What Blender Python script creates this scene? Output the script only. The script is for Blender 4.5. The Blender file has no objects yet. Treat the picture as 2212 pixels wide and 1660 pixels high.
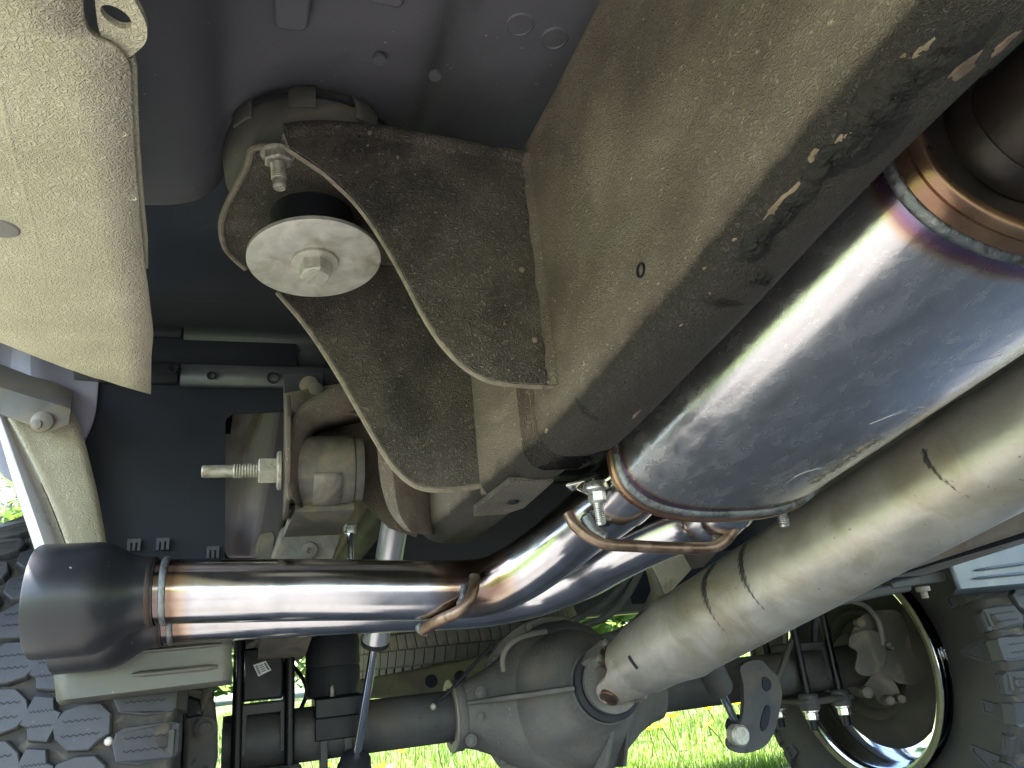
import bpy, bmesh, math, random
from mathutils import Vector, Matrix
random.seed(7)
R = math.radians
# ------------------------------------------------------------------ camera, world, sun, exposure
scene = bpy.context.scene
COL = scene.collection
CZ = 0.52
C0 = Vector((0, 0, CZ))
AX_R = Vector((.9488, -.3018, -.0951)).normalized()          # camera right in truck axes (X right, Y rearward, Z up)
AX_F = Vector((.316, .885, .3416)).normalized()
AX_F = (AX_F - AX_R * AX_F.dot(AX_R)).normalized()
AX_D = AX_F.cross(AX_R).normalized()
FPX = 1600.0                                                 # focal length in pixels of a 2212 wide frame
cam = bpy.data.cameras.new('camera')
cam.sensor_width = 36
cam.lens = FPX / 2212 * 36
cam.clip_start = .01
cam.clip_end = 400
co = bpy.data.objects.new('camera', cam)
COL.objects.link(co)
up = -AX_D
co.matrix_world = Matrix(((AX_R.x, up.x, -AX_F.x, 0), (AX_R.y, up.y, -AX_F.y, 0), (AX_R.z, up.z, -AX_F.z, CZ), (0, 0, 0, 1)))
scene.camera = co

SUN_EL, SUN_AZ = R(57), R(-80)                               # azimuth from +Y (rear of the truck) towards +X
w = bpy.data.worlds.new('World')
scene.world = w
w.use_nodes = True
nt = w.node_tree
sky = nt.nodes.new('ShaderNodeTexSky')
sky.sky_type = 'NISHITA'
sky.sun_disc = False
sky.sun_elevation = SUN_EL
sky.sun_rotation = SUN_AZ
nt.links.new(sky.outputs[0], nt.nodes['Background'].inputs[0])
nt.nodes['Background'].inputs[1].default_value = .15
sl = bpy.data.lights.new('sun', 'SUN')
sl.energy = 5.0
sl.angle = R(.6)
sl.color = (1, .965, .91)
so = bpy.data.objects.new('sun', sl)
COL.objects.link(so)
sd = Vector((math.sin(SUN_AZ) * math.cos(SUN_EL), math.cos(SUN_AZ) * math.cos(SUN_EL), math.sin(SUN_EL)))
so.rotation_euler = sd.to_track_quat('Z', 'Y').to_euler()
so.location = (-3, 4, 6)
scene.view_settings.view_transform = 'Standard'
scene.view_settings.look = 'None'
scene.view_settings.exposure = 3.22
scene.view_settings.gamma = 1
scene.view_settings.use_curve_mapping = False

def at(px, py, X=None, Y=None, Z=None):
    """the place in the truck's axes on the sight line of a photo pixel where it meets a plane X=, Y= or Z="""
    d = AX_R * ((px - 1106) / FPX) + AX_D * ((py - 830) / FPX) + AX_F
    if X is not None: k = X / d.x
    elif Y is not None: k = Y / d.y
    else: k = (Z - CZ) / d.z
    return C0 + d * k

# ------------------------------------------------------------------ mesh helpers
ORG = {}
def link(o, parent=None):
    COL.objects.link(o)
    if parent is not None: o.parent = parent
    return o
def thing(name, label, cat, loc=(0, 0, 0), group=None):
    o = bpy.data.objects.new(name, None)
    o.empty_display_size = .05
    o.location = loc
    link(o)
    ORG[o.name] = Vector(loc)
    return tag(o, label, cat, group)
def tag(o, label, cat, group=None, kind=None):
    if label: o['label'] = label
    if cat: o['category'] = cat
    if group: o['group'] = group
    if kind: o['kind'] = kind
    return o
def make(name, verts, faces, mat, parent=None, smooth=True, angle=35, bevel=0, attrs=None, subsurf=0, solid=0, loc=None, fmat=None):
    org = ORG[parent.name] if parent is not None else Vector(loc or (0, 0, 0))
    me = bpy.data.meshes.new(name)
    me.from_pydata([tuple(Vector(v) - org) for v in verts], [], faces)
    mats = mat if isinstance(mat, (list, tuple)) else [mat]
    for m in mats: me.materials.append(m)
    bm = bmesh.new()
    bm.from_mesh(me)
    if not attrs: bmesh.ops.remove_doubles(bm, verts=bm.verts, dist=1e-6)
    bmesh.ops.recalc_face_normals(bm, faces=bm.faces)
    big = [f for f in bm.faces if len(f.verts) > 8]
    if big and not attrs: bmesh.ops.triangulate(bm, faces=big)
    bm.to_mesh(me)
    bm.free()
    if fmat:
        for p in me.polygons: p.material_index = fmat(p)
    if attrs:
        for k, vals in attrs.items():
            a = me.attributes.new(k, 'FLOAT', 'POINT')
            a.data.foreach_set('value', vals)
    if smooth:
        me.polygons.foreach_set('use_smooth', [True] * len(me.polygons))
        me.set_sharp_from_angle(angle=R(angle))
    o = bpy.data.objects.new(name, me)
    if parent is None and loc: o.location = loc
    link(o, parent)
    ORG[o.name] = org
    if solid:
        m = o.modifiers.new('solid', 'SOLIDIFY'); m.thickness = solid; m.offset = 0
    if bevel:
        m = o.modifiers.new('bevel', 'BEVEL'); m.width = bevel; m.segments = 2; m.limit_method = 'ANGLE'; m.angle_limit = R(40)
    if subsurf:
        m = o.modifiers.new('sub', 'SUBSURF'); m.levels = subsurf; m.render_levels = subsurf
    return o
class MB:
    """collects shapes into one mesh"""
    def __init__(s): s.v = []; s.f = []; s.a = {}
    def add(s, vf, **attrs):
        n = len(s.v)
        s.v += [Vector(v) for v in vf[0]]
        s.f += [tuple(i + n for i in f) for f in vf[1]]
        for k in set(list(s.a) + list(attrs)):
            s.a.setdefault(k, [0.0] * n)
            s.a[k] += list(attrs.get(k, [0.0] * len(vf[0])))
        return s
    def build(s, name, mat, parent=None, **kw):
        return make(name, s.v, s.f, mat, parent, attrs=s.a or None, **kw)
def frame_of(d, hint=Vector((0, 0, 1))):
    d = Vector(d).normalized()
    if abs(d.dot(hint)) > .97: hint = Vector((0, 1, 0)) if abs(d.y) < .9 else Vector((1, 0, 0))
    u = hint.cross(d).normalized()
    return u, d.cross(u).normalized(), d
def rings(sections, caps=True, closed=True):
    v, f = [], []
    n = len(sections[0])
    for s in sections: v += list(s)
    m = len(sections)
    for i in range(m - 1):
        for j in range(n if closed else n - 1):
            a, b = i * n + j, i * n + (j + 1) % n
            f.append((a, b, b + n, a + n))
    if caps and closed:
        f.append(tuple(range(n))[::-1])
        f.append(tuple((m - 1) * n + j for j in range(n)))
    return v, f
def lathe(profile, origin, axis, n=32, phase=0, caps=True):
    u, w_, d = frame_of(axis)
    origin = Vector(origin)
    secs = []
    for r, h in profile:
        r = max(r, 1e-5)
        secs.append([origin + d * h + (u * math.cos(phase + 2 * math.pi * j / n) + w_ * math.sin(phase + 2 * math.pi * j / n)) * r for j in range(n)])
    return rings(secs, caps)
def ringlathe(profile, origin, axis, n=32):
    v, f = lathe(profile + [profile[0]], origin, axis, n, caps=False)
    return v, f
def spline(pts, sub=8):
    pts = [Vector(p) for p in pts]
    P = [pts[0] * 2 - pts[1]] + pts + [pts[-1] * 2 - pts[-2]]
    out = []
    for i in range(1, len(P) - 2):
        for k in range(sub):
            t = k / sub
            a, b, c, d = P[i - 1], P[i], P[i + 1], P[i + 2]
            out.append(.5 * ((2 * b) + (c - a) * t + (2 * a - 5 * b + 4 * c - d) * t * t + (3 * b - a - 3 * c + d) * t ** 3))
    out.append(pts[-1])
    return out
def tube(path, r, n=16, caps=True, flat=1.0):
    path = [Vector(p) for p in path]
    rs = r if isinstance(r, (list, tuple)) else [r] * len(path)
    secs = []
    u = None
    for i, p in enumerate(path):
        d = (path[min(i + 1, len(path) - 1)] - path[max(i - 1, 0)]).normalized()
        if u is None: u, w_, _ = frame_of(d)
        else:
            u = (u - d * u.dot(d)).normalized(); w_ = d.cross(u)
        secs.append([p + u * math.cos(2 * math.pi * j / n) * rs[i] + w_ * math.sin(2 * math.pi * j / n) * rs[i] * flat for j in range(n)])
    return rings(secs, caps)
def lengths(path):
    out = [0.0]
    for a, b in zip(path, path[1:]): out.append(out[-1] + (Vector(b) - Vector(a)).length)
    return out
def box(c, s, rot=None, ax=None):
    c = Vector(c)
    if ax: X, Y, Z = [Vector(a).normalized() for a in ax]
    else:
        M_ = rot.to_matrix() if rot else Matrix.Identity(3)
        X, Y, Z = M_.col[0], M_.col[1], M_.col[2]
    v = [c + X * (sx * s[0] / 2) + Y * (sy * s[1] / 2) + Z * (sz * s[2] / 2) for sx in (-1, 1) for sy in (-1, 1) for sz in (-1, 1)]
    return v, [(0, 1, 3, 2), (4, 6, 7, 5), (0, 4, 5, 1), (2, 3, 7, 6), (0, 2, 6, 4), (1, 5, 7, 3)]
def plate(outline, vec):
    """a flat outline with real thickness"""
    o = [Vector(p) for p in outline]
    n = len(o)
    v = o + [p + Vector(vec) for p in o]
    f = [tuple(range(n)), tuple(range(2 * n - 1, n - 1, -1))]
    f += [(i, (i + 1) % n, (i + 1) % n + n, i + n) for i in range(n)]
    return v, f
def smooth_outline(pts, sub=5, closed=True):
    pts = [Vector(p) for p in pts]
    n = len(pts)
    out = []
    for i in range(n):
        a, b, c, d = pts[i - 1], pts[i], pts[(i + 1) % n], pts[(i + 2) % n]
        for k in range(sub):
            t = k / sub
            out.append(.5 * ((2 * b) + (c - a) * t + (2 * a - 5 * b + 4 * c - d) * t * t + (3 * b - a - 3 * c + d) * t ** 3))
    return out
def grid(rows):
    m, n = len(rows), len(rows[0])
    v = [Vector(p) for r in rows for p in r]
    return v, [(i * n + j, i * n + j + 1, (i + 1) * n + j + 1, (i + 1) * n + j) for i in range(m - 1) for j in range(n - 1)]
def hexbolt(origin, axis, r, h, wash=0, wh=.002, chamfer=True):
    mb = MB()
    if wash: mb.add(lathe([(wash * .9, 0), (wash, .0005), (wash, wh), (wash * .8, wh + .001)], origin, axis, 28))
    o = Vector(origin) + Vector(axis).normalized() * (wh if wash else 0)
    mb.add(lathe([(r, 0), (r, h * .85), (r * .86, h)], o, axis, 6, phase=.3))
    mb.add(lathe([(r * .8, 0), (r * .8, h + .0004), (r * .7, h + .0008)], o, axis, 24))
    return mb
def thread(origin, axis, r, length, pitch=.0018, plain=0):
    prof = [(r * .8, 0)]
    h = 0
    while h < length:
        prof += [(r * .86, h), (r, h + pitch * .5), (r * .86, h + pitch * .98)]
        h += pitch
    if plain: prof += [(r * .84, h), (r * .84, h + plain), (r * .7, h + plain + .002)]
    else: prof += [(r * .8, h + .001), (r * .7, h + .002)]
    return lathe(prof, origin, axis, 20)

# ------------------------------------------------------------------ materials
def nodes(m):
    t = m.node_tree
    return t, t.nodes, t.links
def mat(name, a, b=None, rough=.6, metal=0.0, scale=12, detail=6, bump=0, bscale=120, bdist=.002, kind='noise', stretch=(1, 1, 1), specks=None, speck_scale=260, speck_cut=.1,
        rvar=.12, mid=(.35, .65), dirt=None, dirt_scale=5, dirt_cut=(.5, .62), coat=0, spec=.5, distort=.4, bump2=0, b2scale=20):
    b = b or a
    m = bpy.data.materials.new(name)
    m.use_nodes = True
    t, N, L = nodes(m)
    P = N['Principled BSDF']
    P.inputs['Metallic'].default_value = metal
    P.inputs['Specular IOR Level'].default_value = spec
    P.inputs['Coat Weight'].default_value = coat
    P.inputs['Coat Roughness'].default_value = .15
    tc = N.new('ShaderNodeTexCoord')
    mp = N.new('ShaderNodeMapping')
    mp.inputs['Scale'].default_value = stretch
    L.new(tc.outputs['Object'], mp.inputs['Vector'])
    def noise(sc, de=6, dist=0.0, rgh=.55):
        n = N.new('ShaderNodeTexNoise')
        n.inputs['Scale'].default_value = sc; n.inputs['Detail'].default_value = de
        n.inputs['Distortion'].default_value = dist; n.inputs['Roughness'].default_value = rgh
        L.new(mp.outputs[0], n.inputs['Vector'])
        return n
    def ramp(src, p0, p1, c0, c1):
        r = N.new('ShaderNodeValToRGB')
        r.color_ramp.elements[0].position = p0; r.color_ramp.elements[1].position = p1
        r.color_ramp.elements[0].color = (*c0, 1); r.color_ramp.elements[1].color = (*c1, 1)
        L.new(src, r.inputs[0])
        return r
    def mix(fac, c1, c2):
        x = N.new('ShaderNodeMix'); x.data_type = 'RGBA'
        L.new(fac, x.inputs[0])
        for i, c in ((6, c1), (7, c2)):
            if hasattr(c, 'node'): L.new(c, x.inputs[i])
            else: x.inputs[i].default_value = (*c, 1)
        return x.outputs[2]
    n1 = noise(scale, detail, distort)
    col = ramp(n1.outputs[0], mid[0], mid[1], a, b).outputs[0]
    if dirt:
        nd = noise(dirt_scale, 8, .8, .65)
        fd = ramp(nd.outputs[0], dirt_cut[0], dirt_cut[1], (0, 0, 0), (1, 1, 1))
        col = mix(fd.outputs[0], col, dirt)
    if specks:
        ns = noise(speck_scale, 2, 0)
        fs = ramp(ns.outputs[0], .72 - speck_cut, .74 - speck_cut + .03, (0, 0, 0), (1, 1, 1))
        col = mix(fs.outputs[0], col, specks)
    L.new(col, P.inputs['Base Color'])
    rr = N.new('ShaderNodeMapRange')
    rr.inputs[3].default_value = max(.02, rough - rvar); rr.inputs[4].default_value = min(1, rough + rvar)
    rr.inputs[1].default_value = .3; rr.inputs[2].default_value = .7
    L.new(n1.outputs[0], rr.inputs[0])
    L.new(rr.outputs[0], P.inputs['Roughness'])
    if bump:
        bp = N.new('ShaderNodeBump')
        bp.inputs['Strength'].default_value = bump
        bp.inputs['Distance'].default_value = bdist
        if kind == 'wrinkle':
            nb = noise(bscale, 3, 1.6, .5)
            ab = N.new('ShaderNodeMath'); ab.operation = 'SUBTRACT'; ab.inputs[1].default_value = .5; L.new(nb.outputs[0], ab.inputs[0])
            a2 = N.new('ShaderNodeMath'); a2.operation = 'ABSOLUTE'; L.new(ab.outputs[0], a2.inputs[0])
            a3 = N.new('ShaderNodeMapRange'); a3.inputs[1].default_value = 0; a3.inputs[2].default_value = .16; a3.interpolation_type = 'SMOOTHSTEP'; L.new(a2.outputs[0], a3.inputs[0])
            L.new(a3.outputs[0], bp.inputs['Height'])
        else:
            nb = noise(bscale, 6, .2, .6)
            L.new(nb.outputs[0], bp.inputs['Height'])
        last = bp
        if bump2:
            b2 = N.new('ShaderNodeBump'); b2.inputs['Strength'].default_value = bump2; b2.inputs['Distance'].default_value = .01
            L.new(noise(b2scale, 3).outputs[0], b2.inputs['Height'])
            L.new(b2.outputs[0], bp.inputs['Normal'])
        L.new(last.outputs[0], P.inputs['Normal'])
    m['_'] = 0
    del m['_']
    return m
def attr_tint(m, name, stops, rough=None):
    """blend the base colour by a measured distance stored on the mesh (heat colours near a weld, wax on the underside ...)"""
    t, N, L = nodes(m)
    P = N['Principled BSDF']
    src = P.inputs['Base Color'].links[0].from_socket
    a = N.new('ShaderNodeAttribute'); a.attribute_name = name
    tc = N.new('ShaderNodeTexCoord')
    nz = N.new('ShaderNodeTexNoise'); nz.inputs['Scale'].default_value = 45; nz.inputs['Detail'].default_value = 6
    L.new(tc.outputs['Object'], nz.inputs['Vector'])
    j = N.new('ShaderNodeMath'); j.operation = 'MULTIPLY_ADD'; j.inputs[1].default_value = .22; L.new(nz.outputs[0], j.inputs[0])
    s = N.new('ShaderNodeMath'); s.operation = 'SUBTRACT'; s.inputs[1].default_value = .11; L.new(a.outputs['Fac'], s.inputs[0])
    L.new(s.outputs[0], j.inputs[2])
    r = N.new('ShaderNodeValToRGB')
    while len(r.color_ramp.elements) < len(stops): r.color_ramp.elements.new(.5)
    for e, (p, c) in zip(r.color_ramp.elements, stops): e.position = p; e.color = c
    L.new(j.outputs[0], r.inputs[0])
    x = N.new('ShaderNodeMix'); x.data_type = 'RGBA'
    L.new(r.outputs['Alpha'], x.inputs[0])
    L.new(src, x.inputs[6]); L.new(r.outputs[0], x.inputs[7])
    L.new(x.outputs[2], P.inputs['Base Color'])
    return m
MT = {}
MT['rail'] = mat('dusty_frame_paint', (.137, .107, .085), (.285, .228, .178), rough=.62, spec=.42, scale=11, detail=10, kind='wrinkle', stretch=(1, .7, 1), bump=.75, bscale=250, bdist=.004, bump2=.25, b2scale=26, specks=(.42, .37, .27), speck_scale=240, speck_cut=.045, dirt=(.2, .17, .13), dirt_scale=14, rvar=.1)
attr_tint(MT['rail'], 'wax', [(.3, (.024, .019, .015, 0)), (.55, (.026, .021, .017, .96))], rough=.75)
MT['flange'] = mat('rough_bracket_paint', (.078, .067, .057), (.175, .149, .119), rough=.55, spec=.45, scale=18, detail=10, kind='wrinkle', bump=.9, bscale=190, bdist=.0045, specks=(.42, .38, .3), speck_scale=260, speck_cut=.035, rvar=.12)
MT['flange_edge'] = mat('dusty_sheet_edge', (.15, .125, .095), (.26, .22, .165), rough=.8, scale=90, bump=.4, bscale=300)
MT['rocker'] = mat('stone_guard_coating', (.52, .465, .325), (.64, .58, .42), rough=.55, scale=14, kind='wrinkle', bump=.6, bscale=215, bdist=.0045, dirt=(.46, .39, .27), dirt_scale=5, dirt_cut=(.55, .8), rvar=.1)
MT['ecoat'] = mat('grey_floor_paint', (.105, .102, .116), (.15, .146, .162), rough=.5, scale=5, bump=.12, bscale=160, specks=(.45, .45, .42), speck_scale=210, speck_cut=-.005, dirt=(.1, .1, .11), dirt_scale=18, dirt_cut=(.58, .7))
MT['ecoat_dark'] = mat('dark_bed_paint', (.026, .029, .034), (.04, .043, .048), rough=.5, scale=5, bump=.08, bscale=160, dirt=(.055, .055, .055), dirt_scale=7, dirt_cut=(.52, .75))
MT['liner'] = mat('black_liner_plastic', (.009, .011, .017), (.014, .016, .023), rough=.6, scale=6, bump=.1, bscale=300, spec=.25)
MT['bedmetal'] = mat('muddy_bed_metal', (.44, .40, .42), (.58, .53, .57), rough=.5, scale=9, stretch=(1, 1, .35), dirt=(.24, .19, .14), dirt_scale=7, bump=.2, bscale=60)
MT['zincw'] = mat('pale_zinc_washer', (.44, .43, .36), (.6, .59, .5), rough=.5, metal=.25, scale=45, dirt=(.3, .26, .185), dirt_scale=26, dirt_cut=(.5, .72), bump=.12, bscale=160)
MT['zinc'] = mat('dusty_zinc', (.36, .34, .28), (.5, .48, .41), rough=.5, metal=.4, scale=70, dirt=(.3, .26, .2), dirt_scale=80, bump=.12, bscale=300)
MT['brightzinc'] = mat('bright_zinc', (.55, .55, .52), (.7, .7, .66), rough=.28, metal=.9, scale=80, dirt=(.4, .36, .28), dirt_scale=90, dirt_cut=(.6, .7))
MT['rubber'] = mat('black_rubber', (.017, .019, .023), (.026, .028, .032), rough=.66, spec=.28, scale=20, bump=.15, bscale=260)
MT['rubberdust'] = mat('dusty_rubber', (.075, .07, .062), (.13, .122, .108), rough=.7, scale=18, dirt=(.19, .15, .11), dirt_scale=16, dirt_cut=(.55, .72), bump=.15, bscale=260)
MT['spring'] = mat('dusty_spring_steel', (.12, .11, .092), (.2, .185, .155), rough=.65, scale=22, dirt=(.24, .2, .14), dirt_scale=22, bump=.3, bscale=180, bdist=.003)
MT['axle'] = mat('axle_grey_paint', (.042, .043, .044), (.075, .075, .072), rough=.6, spec=.3, scale=8, dirt=(.11, .088, .062), dirt_scale=7, dirt_cut=(.5, .75), bump=.35, bscale=120, specks=(.03, .03, .035), speck_scale=60, speck_cut=.03)
MT['cast'] = mat('cast_housing', (.105, .102, .096), (.175, .168, .153), rough=.65, spec=.3, scale=9, dirt=(.17, .125, .08), dirt_scale=8, dirt_cut=(.5, .75), bump=.6, bscale=170, bdist=.003, specks=(.28, .26, .22), speck_scale=130, speck_cut=0)
MT['caliper'] = mat('muddy_caliper', (.055, .05, .04), (.085, .077, .062), rough=.75, scale=14, dirt=(.13, .11, .08), dirt_scale=12, bump=.4, bscale=150)
MT['shield'] = mat('galvanised_lip', (.072, .075, .066), (.118, .118, .103), rough=.45, metal=.25, scale=9, dirt=(.13, .115, .08), dirt_scale=14, dirt_cut=(.5, .75), bump=.1, bscale=200, specks=(.4, .4, .36), speck_scale=150, speck_cut=-.01)
MT['shieldblue'] = mat('blue_grey_lip', (.085, .1, .125), (.115, .135, .158), rough=.4, metal=.2, scale=9, dirt=(.2, .19, .17), dirt_scale=14, dirt_cut=(.58, .75))
MT['alu'] = mat('driveshaft_aluminium', (.44, .412, .37), (.57, .535, .485), rough=.4, metal=.55, scale=22, detail=12, dirt=(.38, .325, .245), dirt_scale=11, dirt_cut=(.48, .7), bump=.25, bscale=90, specks=(.24, .2, .15), speck_scale=150, speck_cut=.01, rvar=.07)
attr_tint(MT['alu'], 'scuff', [(.45, (.05, .05, .05, 0)), (.62, (.06, .06, .058, .9))])
MT['steel'] = mat('polished_stainless', (.60, .585, .575), (.70, .685, .67), rough=.13, metal=1, scale=22, stretch=(.12, 1, 1), bump=.03, bscale=500, rvar=.05)
MT['pipe'] = mat('polished_pipe', (.5, .498, .512), (.6, .595, .61), rough=.17, metal=1, scale=30, bump=.03, bscale=300, rvar=.05)
attr_tint(MT['pipe'], 'tint_band', [(.15, (.2, .18, .3, 0)), (.4, (.42, .26, .12, .55)), (.62, (.16, .075, .03, .85)), (.9, (.1, .07, .06, .9))])
MT['muffler'] = mat('muffler_stainless', (.55, .54, .55), (.66, .65, .65), rough=.24, metal=.94, scale=60, stretch=(1, .45, 1), bump=.05, bscale=330, bdist=.003, specks=(.8, .8, .76), speck_scale=560, speck_cut=.085, rvar=.09, detail=3)
attr_tint(MT['muffler'], 'tint_band', [(.14, (.6, .5, .4, 0)), (.34, (.55, .34, .16, .55)), (.52, (.25, .08, .07, .8)), (.7, (.17, .055, .16, .85)), (.86, (.12, .1, .2, .85))])
MT['bronze'] = mat('heat_browned_steel', (.20, .115, .075), (.36, .215, .13), rough=.3, metal=.9, scale=16, dirt=(.2, .09, .08), dirt_scale=9, dirt_cut=(.5, .7), bump=.05, bscale=90)
MT['weld'] = mat('weld_bead', (.13, .145, .155), (.26, .27, .27), rough=.45, metal=.8, scale=60, dirt=(.1, .085, .07), dirt_scale=55, bump=.5, bscale=160, bdist=.004)
MT['rod'] = mat('browned_hanger_rod', (.16, .105, .075), (.3, .215, .16), rough=.38, metal=.8, scale=40, dirt=(.13, .08, .055), dirt_scale=30, bump=.15, bscale=250)
MT['blacktip'] = mat('satin_black_tip', (.012, .013, .017), (.017, .018, .022), rough=.36, metal=.0, scale=8, specks=(.45, .45, .42), speck_scale=120, speck_cut=-.02, bump=.03, bscale=300, rvar=.05)
MT['blackpaint'] = mat('gloss_black_paint', (.004, .005, .007), (.007, .008, .010), rough=.35, spec=.2, scale=10, bump=.04, bscale=200)
MT['tyre'] = mat('tyre_rubber', (.040, .041, .046), (.062, .063, .069), rough=.62, scale=14, bump=.2, bscale=200, specks=(.16, .15, .13), speck_scale=170, speck_cut=0)
MT['carcass'] = mat('muddy_tyre_groove', (.028, .026, .023), (.062, .055, .045), rough=.8, scale=22, bump=.4, bscale=140, dirt=(.15, .125, .09), dirt_scale=26, dirt_cut=(.54, .72))
MT['sidewall'] = mat('sidewall_rubber', (.026, .026, .024), (.042, .041, .036), rough=.62, scale=10, bump=.15, bscale=160, dirt=(.06, .052, .036), dirt_scale=7, dirt_cut=(.55, .8))
MT['sipe'] = mat('sipe_slit', (.008, .008, .008), rough=.9)
MT['stone'] = mat('pale_pebble', (.5, .46, .4), (.65, .6, .54), rough=.8, scale=60, bump=.3, bscale=120)
MT['spare'] = mat('spare_tyre_rubber', (.07, .068, .062), (.105, .1, .092), rough=.7, scale=12, bump=.15, bscale=200, dirt=(.15, .125, .09), dirt_scale=10)
MT['lavender'] = mat('lavender_primer', (.2, .19, .24), (.27, .255, .31), rough=.45, scale=6, bump=.08, bscale=120)
MT['shielddark'] = mat('muddy_dust_shield', (.026, .025, .019), (.042, .04, .031), rough=.8, spec=.25, scale=14, dirt=(.06, .05, .034), dirt_scale=6, dirt_cut=(.5, .8), bump=.3, bscale=120)
MT['dark_steel'] = mat('dark_brown_steel', (.02, .017, .016), (.05, .035, .028), rough=.5, metal=.5, scale=18, dirt=(.07, .035, .02), dirt_scale=9, bump=.2, bscale=120)  # dark brown-black metal for the cap face, inlets and one weld
MT['chrome'] = mat('bright_rim', (.75, .76, .8), (.82, .83, .86), rough=.12, metal=1, scale=6, rvar=.04)
MT['silverpaint'] = mat('silver_body_paint', (.55, .53, .54), (.62, .6, .6), rough=.3, metal=.3, scale=6, coat=.5, rvar=.05)
MT['greyplastic'] = mat('grey_dusty_plastic', (.15, .15, .145), (.21, .2, .185), rough=.55, scale=14, dirt=(.27, .215, .14), dirt_scale=9, dirt_cut=(.42, .62), bump=.2, bscale=200)
MT['railgrey'] = mat('grey_far_rail', (.22, .2, .185), (.3, .275, .25), rough=.6, scale=7, bump=.2, bscale=160, dirt=(.17, .14, .11), dirt_scale=8)
MT['cream'] = mat('dusty_cream_sheet', (.4, .36, .27), (.5, .46, .36), rough=.6, scale=14, dirt=(.32, .27, .19), dirt_scale=12, bump=.1, bscale=90)
MT['olive'] = mat('dusty_olive_bar', (.12, .125, .06), (.18, .18, .09), rough=.65, scale=9, dirt=(.12, .1, .07), dirt_scale=12)
MT['hose'] = mat('dusty_hose', (.11, .105, .1), (.17, .16, .145), rough=.7, scale=30, bump=.1, bscale=200)
MT['paper'] = mat('label_paper', (.7, .7, .68), rough=.6)
MT['ink'] = mat('label_ink', (.12, .12, .13), rough=.6)
MT['reflector'] = mat('amber_sticker', (.4, .36, .2), rough=.5)
MT['shocksilver'] = mat('silver_shock_paint', (.5, .5, .51), (.58, .58, .58), rough=.3, metal=.7, scale=12, rvar=.06)
# ------------------------------------------------------------------ the setting
def sheet(name, x0, x1, y0, y1, z, m):
    return tag(make(name, [(x0, y0, z), (x1, y0, z), (x1, y1, z), (x0, y1, z)], [(0, 1, 2, 3)], m, smooth=False), None, None, kind='structure')
MT['lawn'] = mat('lawn_ground', (.05, .075, .018), (.09, .12, .03), rough=.9, scale=3, bump=.3, bscale=60)
MT['gravel'] = mat('grey_gravel', (.082, .079, .077), (.15, .146, .142), rough=.85, scale=55, detail=8, bump=.7, bscale=90, bdist=.01, dirt=(.085, .075, .062), dirt_scale=2.5)
MT['blade'] = mat('grass_blade', (.095, .165, .014), (.19, .26, .034), rough=.55, scale=1.3)
MT['petal'] = mat('buttercup_petal', (.8, .40, .004), (.85, .5, .006), rough=.35, scale=50)
MT['leaf'] = mat('shrub_leaf', (.08, .14, .02), (.17, .24, .04), rough=.5, scale=2.2)
MT['bark'] = mat('shrub_bark', (.09, .07, .05), (.15, .12, .09), rough=.85, scale=20, bump=.5, bscale=40)
for n_ in ('blade', 'leaf', 'petal'):
    t_, N_, L_ = nodes(MT[n_])
    P_ = N_['Principled BSDF']
    out_ = N_['Material Output']
    tr_ = N_.new('ShaderNodeBsdfTranslucent'); L_.new(P_.inputs['Base Color'].links[0].from_socket, tr_.inputs[0])
    ms_ = N_.new('ShaderNodeMixShader'); ms_.inputs[0].default_value = .4
    L_.new(P_.outputs[0], ms_.inputs[1]); L_.new(tr_.outputs[0], ms_.inputs[2]); L_.new(ms_.outputs[0], out_.inputs[0])
sheet('lawn', -150, 150, -150, 150, -.006, MT['lawn'])
sheet('driveway', -1.15, 3.4, -9, 2.8, 0, MT['gravel'])
rng = random.Random(3)
gv, gf = [], []
def blade(x, y, h, wd):
    a = rng.uniform(0, 6.28); le = rng.uniform(.1, .6) * h
    dx, dy = math.cos(a), math.sin(a)
    px_, py_ = -dy * wd, dx * wd
    n = len(gv)
    z0 = -.006
    gv.extend([(x - px_, y - py_, z0), (x + px_, y + py_, z0), (x + dx * le * .35 + px_ * .7, y + dy * le * .35 + py_ * .7, h * .6), (x + dx * le * .35 - px_ * .7, y + dy * le * .35 - py_ * .7, h * .6), (x + dx * le, y + dy * le, h)])
    gf.extend([(n, n + 1, n + 2, n + 3), (n + 3, n + 2, n + 4)])
for i in range(46000):
    y = 2.8 + 13 * rng.random() ** 1.9
    x = y * rng.uniform(-.12, .92)
    clump = .5 + .5 * math.sin(x * 3.1 + 1.3 * math.sin(y * 2.2)) * math.sin(y * 2.7 + x)
    sc = .7 + y * .09
    blade(x, y, rng.uniform(.02, .075) * (.5 + .8 * clump) * (1 if y < 6 else 1.2), rng.uniform(.0016, .0036) * sc)
for i in range(9000):
    blade(rng.uniform(-4.5, -1.2), rng.uniform(-1.0, 6), rng.uniform(.04, .1), rng.uniform(.003, .006))
tag(make('grass', gv, gf, MT['blade'], smooth=False), 'tall sunlit lawn grass', None, kind='stuff')
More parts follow.
